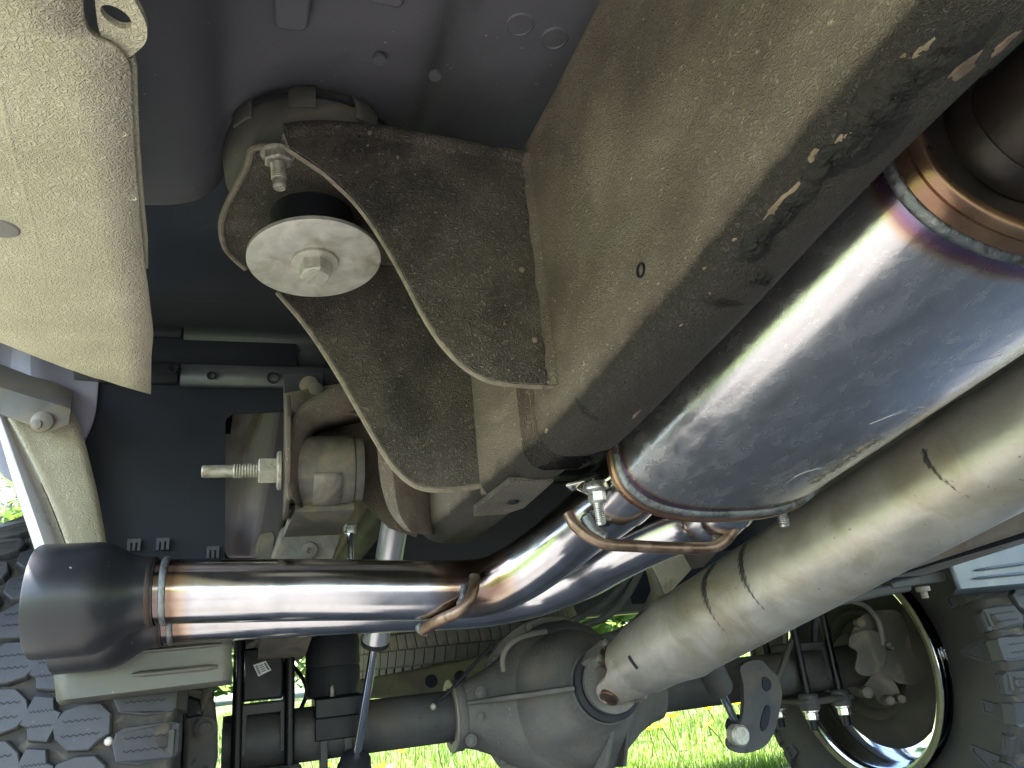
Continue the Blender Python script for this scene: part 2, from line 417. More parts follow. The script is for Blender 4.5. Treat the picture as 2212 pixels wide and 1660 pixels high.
# buttercups: each flower a thing
def flower_mesh():
    mb = MB()
    mb.add(tube([(0, 0, 0), (.004, 0, .06), (0, .004, .125)], .0012, 5))
    for k in range(5):
        a = k * 1.2566
        c, s = math.cos(a), math.sin(a)
        mb.add(([(0, 0, .125), (c * .008 - s * .007, s * .008 + c * .007, .13), (c * .017, s * .017, .136), (c * .008 + s * .007, s * .008 - c * .007, .13)], [(0, 1, 2, 3)]))
    return mb
fl0 = flower_mesh().build('buttercup', [MT['blade'], MT['petal']], smooth=False, fmat=lambda p: 1 if p.center.z > .1255 else 0)
for i in range(150):
    o = fl0 if i == 0 else link(fl0.copy())
    y = rng.uniform(3.2, 9.5)
    x = y * rng.choice([rng.uniform(.42, .72), rng.uniform(.46, .70), rng.uniform(.05, .5)])
    o.location = (x, y, 0); s_ = rng.uniform(1.5, 2.3) * (1 + .03 * y); o.scale = (s_, s_, rng.uniform(.9, 1.5))
    o.rotation_euler = (rng.uniform(-.5, .2), rng.uniform(-.3, .3), rng.uniform(0, 6))
    tag(o, 'yellow buttercup in the bright grass behind the axle', 'flower', 'yellow buttercups in the lawn')
def shrub(x, y, h, rad, label, seed, n=2600, leaf=.06):
    r_ = random.Random(seed)
    t = thing('shrub', label, 'shrub', (x, y, 0), 'shrubs round the lawn')
    mb = MB()
    tips = []
    for k in range(7):
        a = r_.uniform(0, 6.28); e = r_.uniform(.25, .75)
        tip = Vector((x + math.cos(a) * rad * e, y + math.sin(a) * rad * e, h * r_.uniform(.55, .95)))
        mid = Vector((x, y, 0)).lerp(tip, .5) + Vector((0, 0, h * .12))
        mb.add(tube(spline([(x, y, 0), mid, tip], 4), [.05 * h / 2.5 * (1 - i / 10) for i in range(9)], 7))
        tips += [mid, tip]
    mb.build('stem', MT['bark'], t)
    lv, lf = [], []
    cl = [(Vector((x + r_.uniform(-1, 1) * rad * .8, y + r_.uniform(-1, 1) * rad * .8, h * r_.uniform(.12, .95))), r_.uniform(.25, .5) * rad) for _ in range(22)]
    for i in range(n):
        c, q = r_.choice(cl)
        v = Vector((r_.gauss(0, 1), r_.gauss(0, 1), r_.gauss(0, 1))).normalized() * q * r_.uniform(.5, 1.05)
        p = c + v
        if p.z < .03: p.z = .03 + r_.random() * .2
        a = Vector((r_.gauss(0, 1), r_.gauss(0, 1), r_.gauss(0, .6))).normalized(); b = a.orthogonal().normalized()
        s = leaf * r_.uniform(.6, 1.4)
        m = len(lv)
        lv += [p - a * s, p + b * s * .45, p + a * s, p - b * s * .45]
        lf.append((m, m + 1, m + 2, m + 3))
    make('foliage', lv, lf, MT['leaf'], t, smooth=False)
shrub(-2.5, 6.6, 2.7, 1.25, 'leafy green shrub seen past the left edge beside the silver wheel arch', 1, 5200, .05)
shrub(-4.6, 11, 3.6, 1.7, 'taller shrub behind the leafy one at the left edge', 2, 3000, .09)
shrub(1.4, 19, 3.2, 2.2, 'far shrub on the lawn straight behind the axle', 3, 2500, .11)
shrub(6.2, 20, 3.4, 2.4, 'far shrub on the lawn behind the driveshaft', 4, 2500, .11)
shrub(12.5, 21, 4.2, 2.8, 'far shrub on the lawn behind the wheel with the bright rim', 5, 2500, .13)
def tree(x, y, h, rad, label, seed, n=5600, leaf=.4):
    r_ = random.Random(seed)
    t = thing('tree', label, 'tree', (x, y, 0), 'trees beyond the lawn')
    mb = MB()
    mb.add(tube(spline([(x, y, -.05), (x + .1, y, h * .3), (x, y + .1, h * .7), (x, y, h * .92)], 4), [.24 - .016 * i for i in range(13)], 9))
    tips = []
    for k in range(9):
        a = k * .7 + r_.uniform(-.2, .2)
        z0 = h * r_.uniform(.15, .6)
        tip = Vector((x + math.cos(a) * rad * .75, y + math.sin(a) * rad * .75, z0 + h * .22))
        mb.add(tube([(x, y, z0), Vector((x, y, z0)).lerp(tip, .5) + Vector((0, 0, .1)), tip], [.08, .05, .02], 6))
    mb.build('trunk', MT['bark'], t)
    lv, lf = [], []
    cl = [(Vector((x + r_.uniform(-1, 1) * rad * .75, y + r_.uniform(-1, 1) * rad * .75, h * r_.uniform(.12, .95))), r_.uniform(.28, .5) * rad) for _ in range(26)]
    for i in range(n):
        c, q = r_.choice(cl)
        p = c + Vector((r_.gauss(0, 1), r_.gauss(0, 1), r_.gauss(0, 1))).normalized() * q * r_.uniform(.4, 1.05)
        a = Vector((r_.gauss(0, 1), r_.gauss(0, 1), r_.gauss(0, .6))).normalized(); b = a.orthogonal().normalized()
        s = leaf * r_.uniform(.6, 1.4)
        m = len(lv)
        lv += [p - a * s, p + b * s * .5, p + a * s, p - b * s * .5]
        lf.append((m, m + 1, m + 2, m + 3))
    make('crown', lv, lf, MT['leaf'], t, smooth=False)
for k, (tx, ty_, th) in enumerate(((-9, 17, 6.5), (-3, 25, 8), (3.5, 27, 7.5), (9.5, 26, 8.5), (16, 27, 8), (23, 24, 7), (-12, 6, 7))):
    tree(tx, ty_, th, 3.4, ['broad green tree at the far left edge beyond the lawn', 'broad green tree beyond the lawn, behind the lift block', 'broad green tree beyond the lawn, behind the spare tyre', 'broad green tree beyond the lawn, behind the driveshaft joint', 'broad green tree beyond the lawn, behind the slotted bracket', 'broad green tree beyond the lawn, behind the far wheel', 'broad green tree beside the lawn, seen past the silver wheel arch edge'][k], 40 + k)
shrub(7.5, 2.6, 2.8, 1.4, 'shrub seen through the bright rim of the far wheel', 6, 1800, .08)

# ------------------------------------------------------------------ cab: floor pan, rocker panel
def zc(y): return 0
cab = thing('cab_floor', 'grey steel cab floor pan above the body mount, with two round plugs', 'floor pan', (.1, 0, 1.0))
prof = [(-.42, 1.0), (-.16, .975), (-.125, .972), (-.085, .977), (-.06, .99), (-.048, 1.012), (-.04, 1.032), (-.02, 1.045), (.03, 1.053), (.1, 1.056), (.135, 1.06), (.15, 1.072), (.165, 1.085), (.2, 1.088), (.35, 1.088), (.9, 1.088), (1.65, 1.06)]
rows = []
for y, dz in [(-2.2, 0), (-1, 0), (-.3, 0), (.1, 0), (.3, 0), (.45, 0), (.56, 0), (.64, .0), (.69, .0), (.712, .004), (.72, .02), (.722, .06), (.724, .2)]:
    rows.append([(x, y, z + dz) for x, z in prof])
make('pan', *grid(rows), MT['ecoat'], cab, angle=60, subsurf=2)
pad = [at(590, -30, Z=1.036), at(592, 55, Z=1.036), at(602, 66, Z=1.036), at(655, 72, Z=1.036), at(668, 62, Z=1.036), at(676, -30, Z=1.036)]
make('stiffening_pad', *plate(pad, (0, 0, .02)), MT['ecoat'], cab, bevel=.003)
pad = [at(760, -40, Z=1.044), at(800, 10, Z=1.044), at(862, 22, Z=1.044), at(872, 14, Z=1.044), at(888, -40, Z=1.044)]
make('stiffening_pad', *plate(pad, (0, 0, .02)), MT['ecoat'], cab, bevel=.003)
for px, py in ((1123, 53), (1198, 83)):
    p = at(px, py, Z=1.088)
    MB().add(lathe([(.0145, .004), (.0145, -.0004), (.0125, -.0016), (.011, .0006), (.001, -.0004)], p, (0, 0, 1), 32)).build('round_plug', MT['ecoat'], cab)
for px, py in ((662, 265), (940, 165), (820, 130)):
    p = at(px, py, Z=1.05)
    MB().add(lathe([(.006, .003), (.006, -.0012), (.001, -.0014)], p, (0, 0, 1), 18)).build('weld_spot', MT['ecoat'], cab)
mb = MB().add(box((-.43, -.7, 1.35), (.05, 2.9, .98))).add(box((1.66, -.7, 1.3), (.05, 2.9, 1.1))).add(box((.62, -.7, 1.9), (2.1, 2.8, .05))).add(box((.62, .92, 1.47), (2.12, .5, .05))).add(box((-.43, .92, 1.25), (.05, .42, .5))).add(box((1.66, .92, 1.25), (.05, .42, .5)))  # unseen cab body; last three boxes added over the bed gap to block sun
mb.build('cab_shell_and_sun_block', MT['silverpaint'], cab)

RZ = .82
rk = thing('rocker_panel', 'cream stone guard coated rocker panel hanging at the upper left, bright and wrinkled', 'rocker panel', (-.15, .4, RZ))
edge = [(181, -40), (180, 5), (183, 40), (192, 66), (215, 84), (240, 95), (262, 112), (278, 135), (284, 170), (287, 260), (291, 330), (298, 410), (306, 500), (314, 575), (320, 620), (327, 680), (331, 720), (327, 770), (326, 850)]
E = [at(x, y, Z=RZ) for x, y in edge]
bot = [(326, 850), (250, 830), (160, 800), (80, 772), (0, 744), (-120, 690)]
B = [at(x, y, Z=RZ) for x, y in bot]
rows = []
NR = 26
# panel spans from the flange line outwards to the sill's outer skin
Es = spline(E, 3)
for i, p in enumerate(Es):
    t = i / (len(Es) - 1)
    row = []
    for j in range(13):
        s = j / 12
        x = p.x + (-.40 - p.x) * s
        # rear end runs diagonally forward towards the outside
        yend = B[0].y + (B[-1].y - B[0].y) * min(1, (B[0].x - x) / (B[0].x - B[-1].x)) if x < B[0].x else B[0].y
        y = min(p.y, yend)
        z = RZ - .004 * math.sin(min(1, s * 2.2) * math.pi) + (.05 * ((s - .75) / .25) ** 2 if s > .75 else 0)
        row.append((x, y, z))
    rows.append(row)
front = [[(x, y - .7, z) for x, y, z in rows[0]]]
make('coated_panel', *grid(front + rows), MT['rocker'], rk, solid=.003, angle=50)
fl = [at(x, y, Z=RZ + .004) for x, y in [(172, -60), (176, 0), (182, 48), (194, 74), (222, 92), (252, 110), (262, 125), (290, 128), (296, 150), (298, 240), (302, 320), (311, 440), (319, 520), (320, 582), (311, 584), (300, 500), (285, 400), (276, 300), (270, 180), (258, 140), (230, 112), (195, 100), (168, 80), (160, 0), (158, -60)]]
make('pinch_flange', *plate(fl, (0, 0, .004)), MT['rocker'], rk, bevel=.0008)
tab = smooth_outline([at(x, y, Z=RZ + .0025) for x, y in [(206, -70), (208, 30), (222, 86), (262, 122), (280, 124), (312, 96), (318, 70), (312, 42), (290, 0), (262, -60)]], 3)
c = at(251, 37, Z=RZ + .0025)
hole = [at(251 + 33 * math.cos(a) + 9 * math.sin(a), 37 + 24 * math.sin(a) + 10 * math.cos(a), Z=RZ + .0025) for a in [2 * math.pi * k / len(tab) for k in range(len(tab))]]
ctr = sum(tab, Vector()) / len(tab)
tab.sort(key=lambda p: math.atan2(p.y - c.y, p.x - c.x))
hole.sort(key=lambda p: math.atan2(p.y - c.y, p.x - c.x))
n = len(tab)
V = tab + hole + [p + Vector((0, 0, .004)) for p in tab + hole]
F = []
for i in range(n):
    j = (i + 1) % n
    F += [(i, j, n + j, n + i), (2 * n + i, 3 * n + i, 3 * n + j, 2 * n + j), (i, 2 * n + i, 2 * n + j, j), (n + i, n + j, 3 * n + j, 3 * n + i)]
make('flange_tab', V, F, MT['rocker'], rk, angle=30)
MB().add(lathe([(.0125, .004), (.0125, -.0015), (.010, -.0035), (.001, -.004)], at(2, 487, Z=RZ - .003), (0, 0, 1), 32)).build('drain_plug', MT['greyplastic'], rk)
for px, py in ((236, 155), (262, 285), (285, 425), (287, 600), (286, 672)):
    MB().add(lathe([(.003, .003), (.003, -.0012), (.0018, -.0006), (.0005, -.0004)], at(px, py, Z=RZ - .001), (0, 0, 1), 16)).build('weld_dimple', MT['rocker'], rk)
ridge = [at(x, y, Z=RZ - .0045) for x, y in [(-3, 170), (18, 280), (50, 400), (80, 520), (105, 640)]]
make('sealer_bead', *tube(spline(ridge, 6), [.001] + [.0022] * 23 + [.0008], 10, flat=.5), MT['rocker'], rk)

# ------------------------------------------------------------------ cargo bed seen from below
bed = thing('cargo_bed', 'dark grey underside of the cargo bed with its cross member and muddy inner panel', 'truck bed', (.6, 1.6, 1.05))
YB = 1.14
face = []
for i in range(12):
    t = i / 11
    x = -.45 + 2.1 * t
    face.append([(x, YB - .02, 1.45), (x, YB - .02, 1.1), (x, YB - .03, 1.035), (x, YB - .045, 1.022)])
make('front_panel', *grid(face), MT['ecoat_dark'], bed, angle=60, solid=.003)
# cross member: top hat with flange and holes
def xsec(x, dz=0): return [(x, YB - .05, 1.022 + dz), (x, YB - .055, 1.005 + dz), (x, YB - .035, .998 + dz), (x, YB - .035, .965 + dz), (x, YB - .06, .958 + dz), (x, YB - .062, .93 + dz), (x, YB - .055, .928 + dz)]
make('cross_member', *grid([xsec(-.42), xsec(-.12)]), MT['ecoat_dark'], bed, solid=.004, angle=25)
make('cross_member_flange', *grid([[(p[0], p[1] - .004, p[2] - .004) for p in xsec(x)] for x in (-.115, .24)]), MT['ecoat_dark'], bed, solid=.004, angle=25)
for px, py, r in ((590, 817, .009), (456, 812, .006), (374, 797, .007)):
    MB().add(lathe([(r, .003), (r, -.002), (r * .8, -.0022), (r * .8, .002), (.0005, .0025)], at(px, py, Y=YB - .068), (0, 1, 0), 20)).build('drain_hole', MT['liner'], bed)
tb = [at(x, y, Y=YB - .075) for x, y in [(612, 806), (700, 803), (702, 900), (660, 912), (612, 884)]]
make('mounting_tab', *plate(tb, (0, .006, 0)), MT['ecoat_dark'], bed, bevel=.002)
MB().add(lathe([(.014, .004), (.013, -.004), (.001, -.006)], at(668, 832, Y=YB - .08), (0, 1, 0), 18)).add(lathe([(.011, .004), (.01, -.006), (.001, -.008)], at(682, 843, Y=YB - .084), (0, 1, 0), 18)).build('rubber_stop', MT['greyplastic'], bed)
make('floor_panel', *plate([(-.42, YB - .025, 1.06), (1.66, YB - .025, 1.06), (1.66, 3.0, 1.06), (-.42, 3.0, 1.06)], (0, 0, .02)), MT['ecoat_dark'], bed)
for k in range(4):
    make('floor_rib', *box((.62, 1.32 + .42 * k, 1.045), (2.0, .09, .028)), MT['ecoat_dark'], bed, bevel=.008)
# muddy inner panel seen through the opening, two folded faces
ip = [[at(466, 850, Y=1.54), at(540, 848, Y=1.55), at(575, 848, Y=1.53), at(602, 850, Y=1.48), at(660, 850, Y=1.55)],
      [at(472, 880, Y=1.52), at(540, 878, Y=1.55), at(575, 878, Y=1.52), at(600, 880, Y=1.47), at(660, 880, Y=1.55)],
      [at(480, 1010, Y=1.50), at(528, 1010, Y=1.53), at(558, 1010, Y=1.50), at(583, 1010, Y=1.45), at(640, 1010, Y=1.55)],
      [at(478, 1215, Y=1.47), at(500, 1215, Y=1.50), at(520, 1215, Y=1.47), at(545, 1215, Y=1.42), at(600, 1215, Y=1.55)]]
make('inner_panel', *grid(ip), MT['bedmetal'], bed, solid=.003, subsurf=2, angle=20)
def side(x, sgn):
    o = [(x, YB - .02, 1.5), (x, YB - .02, .83)]
    for k in range(17):
        a = math.pi * (1 - k / 16)
        o.append((x, 1.54 + .50 * math.cos(a), .44 + .48 * math.sin(a) if 1 < k < 15 else .63))
    o += [(x, 2.15, .62), (x, 3.0, .66), (x, 3.0, 1.5)]
    return plate(o, (sgn * .03, 0, 0))
make('bed_side', *side(-.43, -1), MT['silverpaint'], bed)
make('bed_side', *side(1.66, 1), MT['silverpaint'], bed)
make('sill_beam', *box((.62, 1.78, .83), (.66, .07, .20)), MT['ecoat_dark'], bed, bevel=.01)
make('sill_beam', *box((.62, 2.9, .83), (2.0, .07, .40)), MT['ecoat_dark'], bed, bevel=.01)
fl_ = []
for k in range(2, 9):
    a = math.pi * (1 - k / 16)
    y_, z_ = 1.54 + .50 * math.cos(a), .44 + .48 * math.sin(a)
    fl_.append([(-.445, y_, z_ + .004), (-.50, y_, z_ + .012), (-.54, y_, z_ + .004), (-.552, y_, z_ - .012)])
make('sun_block_flare', *grid(fl_), MT['silverpaint'], bed, solid=.004, angle=60)  # added flare strip, shaped to keep sun off the left tread
make('tail_panel', *box((.62, 3.0, 1.25), (2.1, .03, .6)), MT['silverpaint'], bed)

# ------------------------------------------------------------------ front lip of the left wheel arch
ar = thing('wheel_arch_lip', 'textured cream front lip of the wheel arch with silver outer edge above the black tip', 'wheel arch lip', at(150, 1000, Y=.95))
left = spline([at(x, y, Y=1.045) for x, y in [(10, 890), (45, 950), (85, 1030), (120, 1110), (146, 1180), (160, 1230)]], 4)
right = spline([at(x, y, Y=1.055) for x, y in [(150, 870), (176, 935), (196, 1010), (212, 1080), (228, 1170), (236, 1230)]], 4)
rows = []
for a, b in zip(left, right):
    rows.append([a.lerp(b, s / 6) + Vector((0, -.006 * math.sin(math.pi * s / 6), 0)) for s in range(7)])
make('coated_lip', *grid(rows), MT['rocker'], ar, solid=.004, angle=50)
outer = spline([at(x, y, Y=1.02) for x, y in [(-40, 830), (-12, 910), (14, 1000), (38, 1080), (66, 1165), (88, 1230)]], 4)
rows = []
for a, b in zip(left, outer):
    rows.append([a + Vector((-.001, -.004, 0)), a.lerp(b, .3) + Vector((0, -.012, .004)), a.lerp(b, .7) + Vector((0, -.012, .008)), b])
make('painted_edge', *grid(rows), MT['silverpaint'], ar, solid=.002, subsurf=1, angle=60)
top_ = [at(x, y, Y=1.065) for x, y in [(-80, 742), (-10, 785), (60, 812), (110, 826), (158, 846)]]
mid_ = [at(x, y, Y=1.025) for x, y in [(-80, 800), (-10, 836), (60, 858), (110, 872), (155, 886)]]
low_ = [at(x, y, Y=1.02) for x, y in [(-80, 858), (-10, 893), (60, 917), (108, 934), (150, 918)]]
make('corner_guard', *grid([top_, mid_, low_]), MT['greyplastic'], ar, solid=.004, bevel=.0015, angle=30)
MB().add(lathe([(.0135, .002), (.013, -.003), (.009, -.006), (.001, -.007)], at(92, 912, Y=1.018), (.1, 1, .15), 28)).add(lathe([(.006, 0), (.006, -.004), (.001, -.005)], at(80, 918, Y=1.013), (.1, 1, .15), 16)).build('push_pin', MT['greyplastic'], ar)
inr = [[at(-30, 740, Y=1.070), at(30, 755, Y=1.080), at(60, 770, Y=1.055), at(105, 790, Y=1.070), at(170, 800, Y=1.080), at(216, 800, Y=1.080)],
       [at(-30, 850, Y=1.070), at(20, 850, Y=1.080), at(70, 850, Y=1.060), at(120, 850, Y=1.070), at(170, 855, Y=1.080), at(214, 860, Y=1.080)],
       [at(-30, 950, Y=1.070), at(30, 950, Y=1.070), at(80, 950, Y=1.070), at(130, 950, Y=1.070), at(170, 952, Y=1.080), at(205, 915, Y=1.080)],
       [at(0, 1050, Y=1.070), at(80, 1050, Y=1.070), at(100, 1050, Y=1.070), at(140, 1050, Y=1.070), at(165, 1000, Y=1.070), at(182, 955, Y=1.080)]]
inr = [[p + Vector((0, .015, .06)) for p in inr[0]]] + inr
make('inner_sheet', *grid(inr), MT['lavender'], ar, solid=.003, subsurf=2, angle=50)

# ------------------------------------------------------------------ wheelhouse liners (front wall ahead of each rear tyre)
ln = thing('wheel_liner', 'dark liner wall ahead of the left tyre, its pale ribbed lip under the tips', 'wheel liner', (-.2, 1.05, .8))
lo = [at(x, y, Y=1.085) for x, y in [(487, 830), (487, 900), (487, 1000), (486, 1100), (485, 1235)]]
lo += [Vector((-.25, 1.085, lo[-1].z)), Vector((-.29, 1.085, 1.0)), Vector((at(640, 830, Y=1.085).x, 1.085, 1.0)), at(640, 880, Y=1.085), at(600, 890, Y=1.085), at(505, 893, Y=1.085), at(489, 905, Y=1.085), at(487, 915, Y=1.085)]
lo = [lo[4]] + lo[5:] 
make('liner_wall', *plate(lo, (0, .004, 0)), MT['liner'], ln)
for px, py in ((290, 1178), (352, 1176), (460, 1194)):
    p = at(px, py - 4, Y=1.079)
    mb = MB()
    for k in (-1, 0, 1): mb.add(box(p + Vector((k * .006, 0, -.004)), (.0035, .004, .012)))
    mb.add(box(p + Vector((0, 0, .003)), (.016, .0038, .005)))
    mb.build('moulded_tag', MT['ecoat_dark'], ln)
lip_rows = []
q = [at(x, y, Y=1.09) for x, y in [(96, 1330), (110, 1420), (118, 1470), (122, 1512), (126, 1520)]]
qr = [at(x, y, Y=1.09) for x, y in [(500, 1270), (501, 1360), (501, 1420), (501, 1466), (501, 1474)]]
for i in range(5):
    row = []
    for s in range(15):
        p = q[i].lerp(qr[i], s / 14)
        row.append(p)
    lip_rows.append(row)
lip_rows[4] = [p + Vector((0, .012, -.001)) for p in lip_rows[4]]
make('lower_lip', *grid(lip_rows), MT['shield'], ln, solid=.004, angle=30)
rib = [at(170, 1420, Y=1.084).lerp(at(480, 1392, Y=1.084), k / 10) for k in range(11)]
make('pressed_rib', *tube(rib, [.002] + [.005] * 9 + [.002], 12, flat=.5), MT['shield'], ln)
rib = [at(285, 1458, Y=1.083).lerp(at(470, 1440, Y=1.083), k / 10) for k in range(11)]
make('pressed_rib', *tube(rib, [.003] + [.006] * 9 + [.003], 12, flat=.6), MT['shield'], ln)
ln2 = thing('wheel_liner', 'blue grey ribbed panel ahead of the far tyre at the right edge', 'wheel liner', (1.4, 1.05, .7))
YR = 1.06
q = [at(2062, 1140, Y=YR), at(2052, 1180, Y=YR), at(2050, 1226, Y=YR), at(2068, 1272, Y=YR), at(2076, 1283, Y=YR)]
rows = []
for i, p in enumerate(q):
    rows.append([p + Vector((dx, -.0 + .015 * (i == 4), 0)) for dx in (0, .01, .05, .1, .16, .3, .42)])
make('ribbed_panel', *grid(rows), MT['shieldblue'], ln2, solid=.004, angle=30)
for a, b in (((2110, 1232), (2240, 1214)), ((2106, 1250), (2240, 1236))):
    rib = [at(*a, Y=YR - .006).lerp(at(*b, Y=YR - .006), k / 8) for k in range(9)]
    make('pressed_rib', *tube(rib, [.002] + [.0045] * 7 + [.002], 10, flat=.6), MT['shieldblue'], ln2)
lo = [at(x, y, Y=YR + .02) for x, y in [(2048, 1180), (1700, 1290), (1700, 900), (2300, 900), (2300, 1180)]]
make('liner_wall', *plate([(1.0, 1.98, .62), (1.0, 1.98, 1.05), (1.66, 1.98, 1.05), (1.66, 1.98, .62)], (0, .004, 0)), MT['liner'], ln2)
arch = []
for k in range(15):
    a = math.pi * (1 - k / 14) 
    arch.append([(x, 1.54 + .47 * math.cos(a) , .62 + .42 * math.sin(a)) for x in (1.22, 1.45, 1.65)])
make('arch_liner', *grid(arch), MT['liner'], ln2, solid=.004)
arch = []
for k in range(15):
    a = math.pi * (1 - k / 14)
    arch.append([(x, 1.54 + .47 * math.cos(a), .62 + .42 * math.sin(a)) for x in (-.05, -.25, -.42)])
make('arch_liner', *grid(arch[3:]), MT['liner'], ln, solid=.004)
# ------------------------------------------------------------------ left frame rail with its brackets
fr = thing('frame_rail', 'dusty tan truck frame rail with dark waxed underside and body mount bracket, above the muffler', 'frame rail', (.27, .6, .7))
def rsec(y, x0, x1, zb, zt, r=.024, n=6):
    pts = []
    for cx, cz, a0 in ((x0 + r, zt - r, 90), (x0 + r, zb + r, 180), (x1 - r, zb + r, 270), (x1 - r, zt - r, 0)):
        for k in range(n + 1):
            a = R(a0 + 90 * k / n)
            pts.append(Vector((cx + r * math.cos(a), y, cz + r * math.sin(a))))
    return pts
def rail_part(name, st, sub=6):
    # st: (y, x0, x1, zb, zt)
    S = spline([Vector((a[1], a[2], a[3])) for a in st], sub)
    Y = spline([Vector((a[0], a[4], 0)) for a in st], sub)
    secs, wax = [], []
    for p, q in zip(S, Y):
        s = rsec(q.x, p.x, p.y, p.z, q.y)
        # lengthwise edges subdivided so the wax line can wander
        out = []
        for i, a in enumerate(s):
            b = s[(i + 1) % len(s)]
            out.append(a)
            if (b - a).length > .03:
                for k in (1, 2, 3, 4, 5): out.append(a.lerp(b, k / 6))
        secs.append(out)
        for a in out:
            dz = a.z - p.z
            wax.append(max(0, min(1, 1.05 - dz / .036)) if a.x < (p.x + p.y) / 2 else 1.0)
    mb = MB()
    mb.add(rings(secs), wax=wax)
    return mb.build(name, MT['rail'], fr, angle=60)
rail_part('front_rail', [(-1.6, .25, .305, .76, 1.03), (-.6, .25, .305, .75, 1.03), (.1, .25, .305, .738, 1.03), (.4, .25, .315, .71, 1.025), (.55, .246, .32, .693, 1.02), (.64, .241, .32, .686, 1.02), (.675, .242, .318, .687, 1.02)])
rail_part('rear_rail', [(.45, .254, .30, .71, 1.01), (.6, .247, .305, .694, 1.01), (.72, .238, .30, .684, 1.0), (.84, .226, .295, .677, .99), (.92, .213, .285, .669, .98), (.98, .208, .282, .668, .97), (1.03, .206, .28, .682, .97), (1.10, .205, .28, .72, .98), (1.25, .205, .28, .78, 1.0), (1.5, .205, .28, .81, 1.02), (2.9, .205, .28, .81, 1.02)])
# stiffening patch on the underside, rear
pt = [(.236, .70), (.285, .70), (.285, .80), (.27, .825), (.233, .83), (.225, .80)]
def zrail(y): return .684 - (y - .72) * .062 if y > .72 else .684 + (.72 - y) * .1
make('stiffener_patch', *plate([(x, y, zrail(y) - .003) for x, y in pt], (0, 0, .006)), MT['flange'], fr, bevel=.0012)
MB().add(lathe([(.0065, .003), (.0065, -.002), (.0045, -.0015), (.004, .002), (.0005, .002)], (.262, .77, zrail(.77) - .003), (0, 0, 1), 18)).build('access_hole', MT['liner'], fr)
MB().add(lathe([(.0055, .002), (.0055, -.0008), (.0042, -.0008), (.004, .003), (.0005, .003)], at(1384, 584, X=.2493), (1, 0, 0), 18)).build('access_hole', MT['liner'], fr)
# lumps of cavity wax and mud along the lower edge
rw = random.Random(5)
WAXM = mat('dark_cavity_wax', (.008, .007, .006), (.02, .017, .014), spec=.3, rough=.55, scale=60, bump=.9, bscale=120, bdist=.006)
CLAY = mat('pale_mud_smear', (.12, .088, .064), (.22, .165, .12), rough=.8, spec=.2, scale=70, bump=.6, bscale=200)
from mathutils.bvhtree import BVHTree
def surface(*names):
    V, F = [], []
    for nme in names:
        ob = bpy.data.objects[nme]
        n = len(V)
        V += [v.co + ORG[nme] for v in ob.data.vertices]
        F += [tuple(i + n for i in p.vertices) for p in ob.data.polygons]
    return BVHTree.FromPolygons(V, F)
def sight(tree, px, py):
    d = (AX_R * ((px - 1106) / FPX) + AX_D * ((py - 830) / FPX) + AX_F).normalized()
    h = tree.ray_cast(C0, d)
    if h[0] is None: return None, None
    return h[0], (h[1] if h[1].dot(d) < 0 else -h[1])
RAILS = surface('front_rail', 'rear_rail')
def lump(tree, p, nrm, lx, ly, m, name, h, parent, n=18, rough=.35):
    """a smear or blob lying on the surface, following its curve"""
    u = Vector((0, 1, 0)); u = (u - nrm * u.dot(nrm)).normalized(); v = nrm.cross(u)
    ph = [rw.uniform(0, 6.28) for _ in range(4)]
    secs = []
    for f, hh in ((1.0, -.05), (.9, .35), (.72, .75), (.45, .95), (.2, 1.05), (.02, 1.0)):
        ring_ = []
        for j in range(n):
            a = 2 * math.pi * j / n
            rr = 1 + rough * (.5 * math.sin(2 * a + ph[0]) + .4 * math.sin(3 * a + ph[1]) + .3 * math.sin(5 * a + ph[2]) + .25 * math.sin(8 * a + ph[3]))
            q = p + u * math.cos(a) * lx * f * rr + v * math.sin(a) * ly * f * rr
            hit = tree.ray_cast(q + nrm * .03, -nrm)
            if hit[0] is None: hit = tree.find_nearest(q)
            b_, nn = hit[0], hit[1]
            if nn.dot(nrm) < 0: nn = -nn
            ring_.append(b_ + nn * (h * hh * (1 + .5 * math.sin(a * 4 + f * 9 + ph[0])) + .0001))
        secs.append(ring_)
    return MB().add(rings(secs)).build(name, m, parent, angle=80)
for px, py, a, b, m, h in ((2012, 103, .010, .0035, CLAY, .0005), (1986, 134, .005, .004, CLAY, .0005), (2084, 145, .008, .004, CLAY, .0005), (2150, 150, .006, .003, CLAY, .0004), (1975, 165, .016, .008, WAXM, .0016), (1930, 205, .018, .009, WAXM, .0018), (1885, 245, .02, .010, WAXM, .0014), (2040, 120, .022, .010, WAXM, .0008),
                           (1826, 300, .007, .004, CLAY, .0005), (1792, 345, .016, .008, WAXM, .002), (1762, 335, .005, .003, CLAY, .001), (1940, 352, .008, .006, WAXM, .0018), (1880, 300, .024, .012, WAXM, .0008), (1708, 452, .02, .007, WAXM, .0012), (1640, 520, .02, .008, WAXM, .002), (1690, 440, .016, .003, CLAY, .0004), (1634, 602, .008, .004, WAXM, .0015), (1655, 606, .006, .004, WAXM, .0015), (1560, 655, .004, .016, WAXM, .0006), (1640, 670, .010, .003, WAXM, .0012), (2170, 95, .006, .003, CLAY, .0005),
                           (1375, 895, .010, .0018, CLAY, .0004), (1265, 890, .005, .012, WAXM, .0006), (1180, 930, .004, .002, CLAY, .0005), (1380, 1000, .005, .002, CLAY, .0006), (1120, 1105, .010, .003, WAXM, .0005), (1480, 870, .02, .002, WAXM, .0004), (1560, 800, .02, .002, CLAY, .0003), (1900, 420, .03, .002, CLAY, .0004), (1985, 330, .02, .002, CLAY, .0004)):
    p, nn = sight(RAILS, px, py)
    if p is None: continue
    lump(RAILS, p, nn, a, b, m, 'wax_lump' if m is WAXM else 'mud_smear', h, fr)
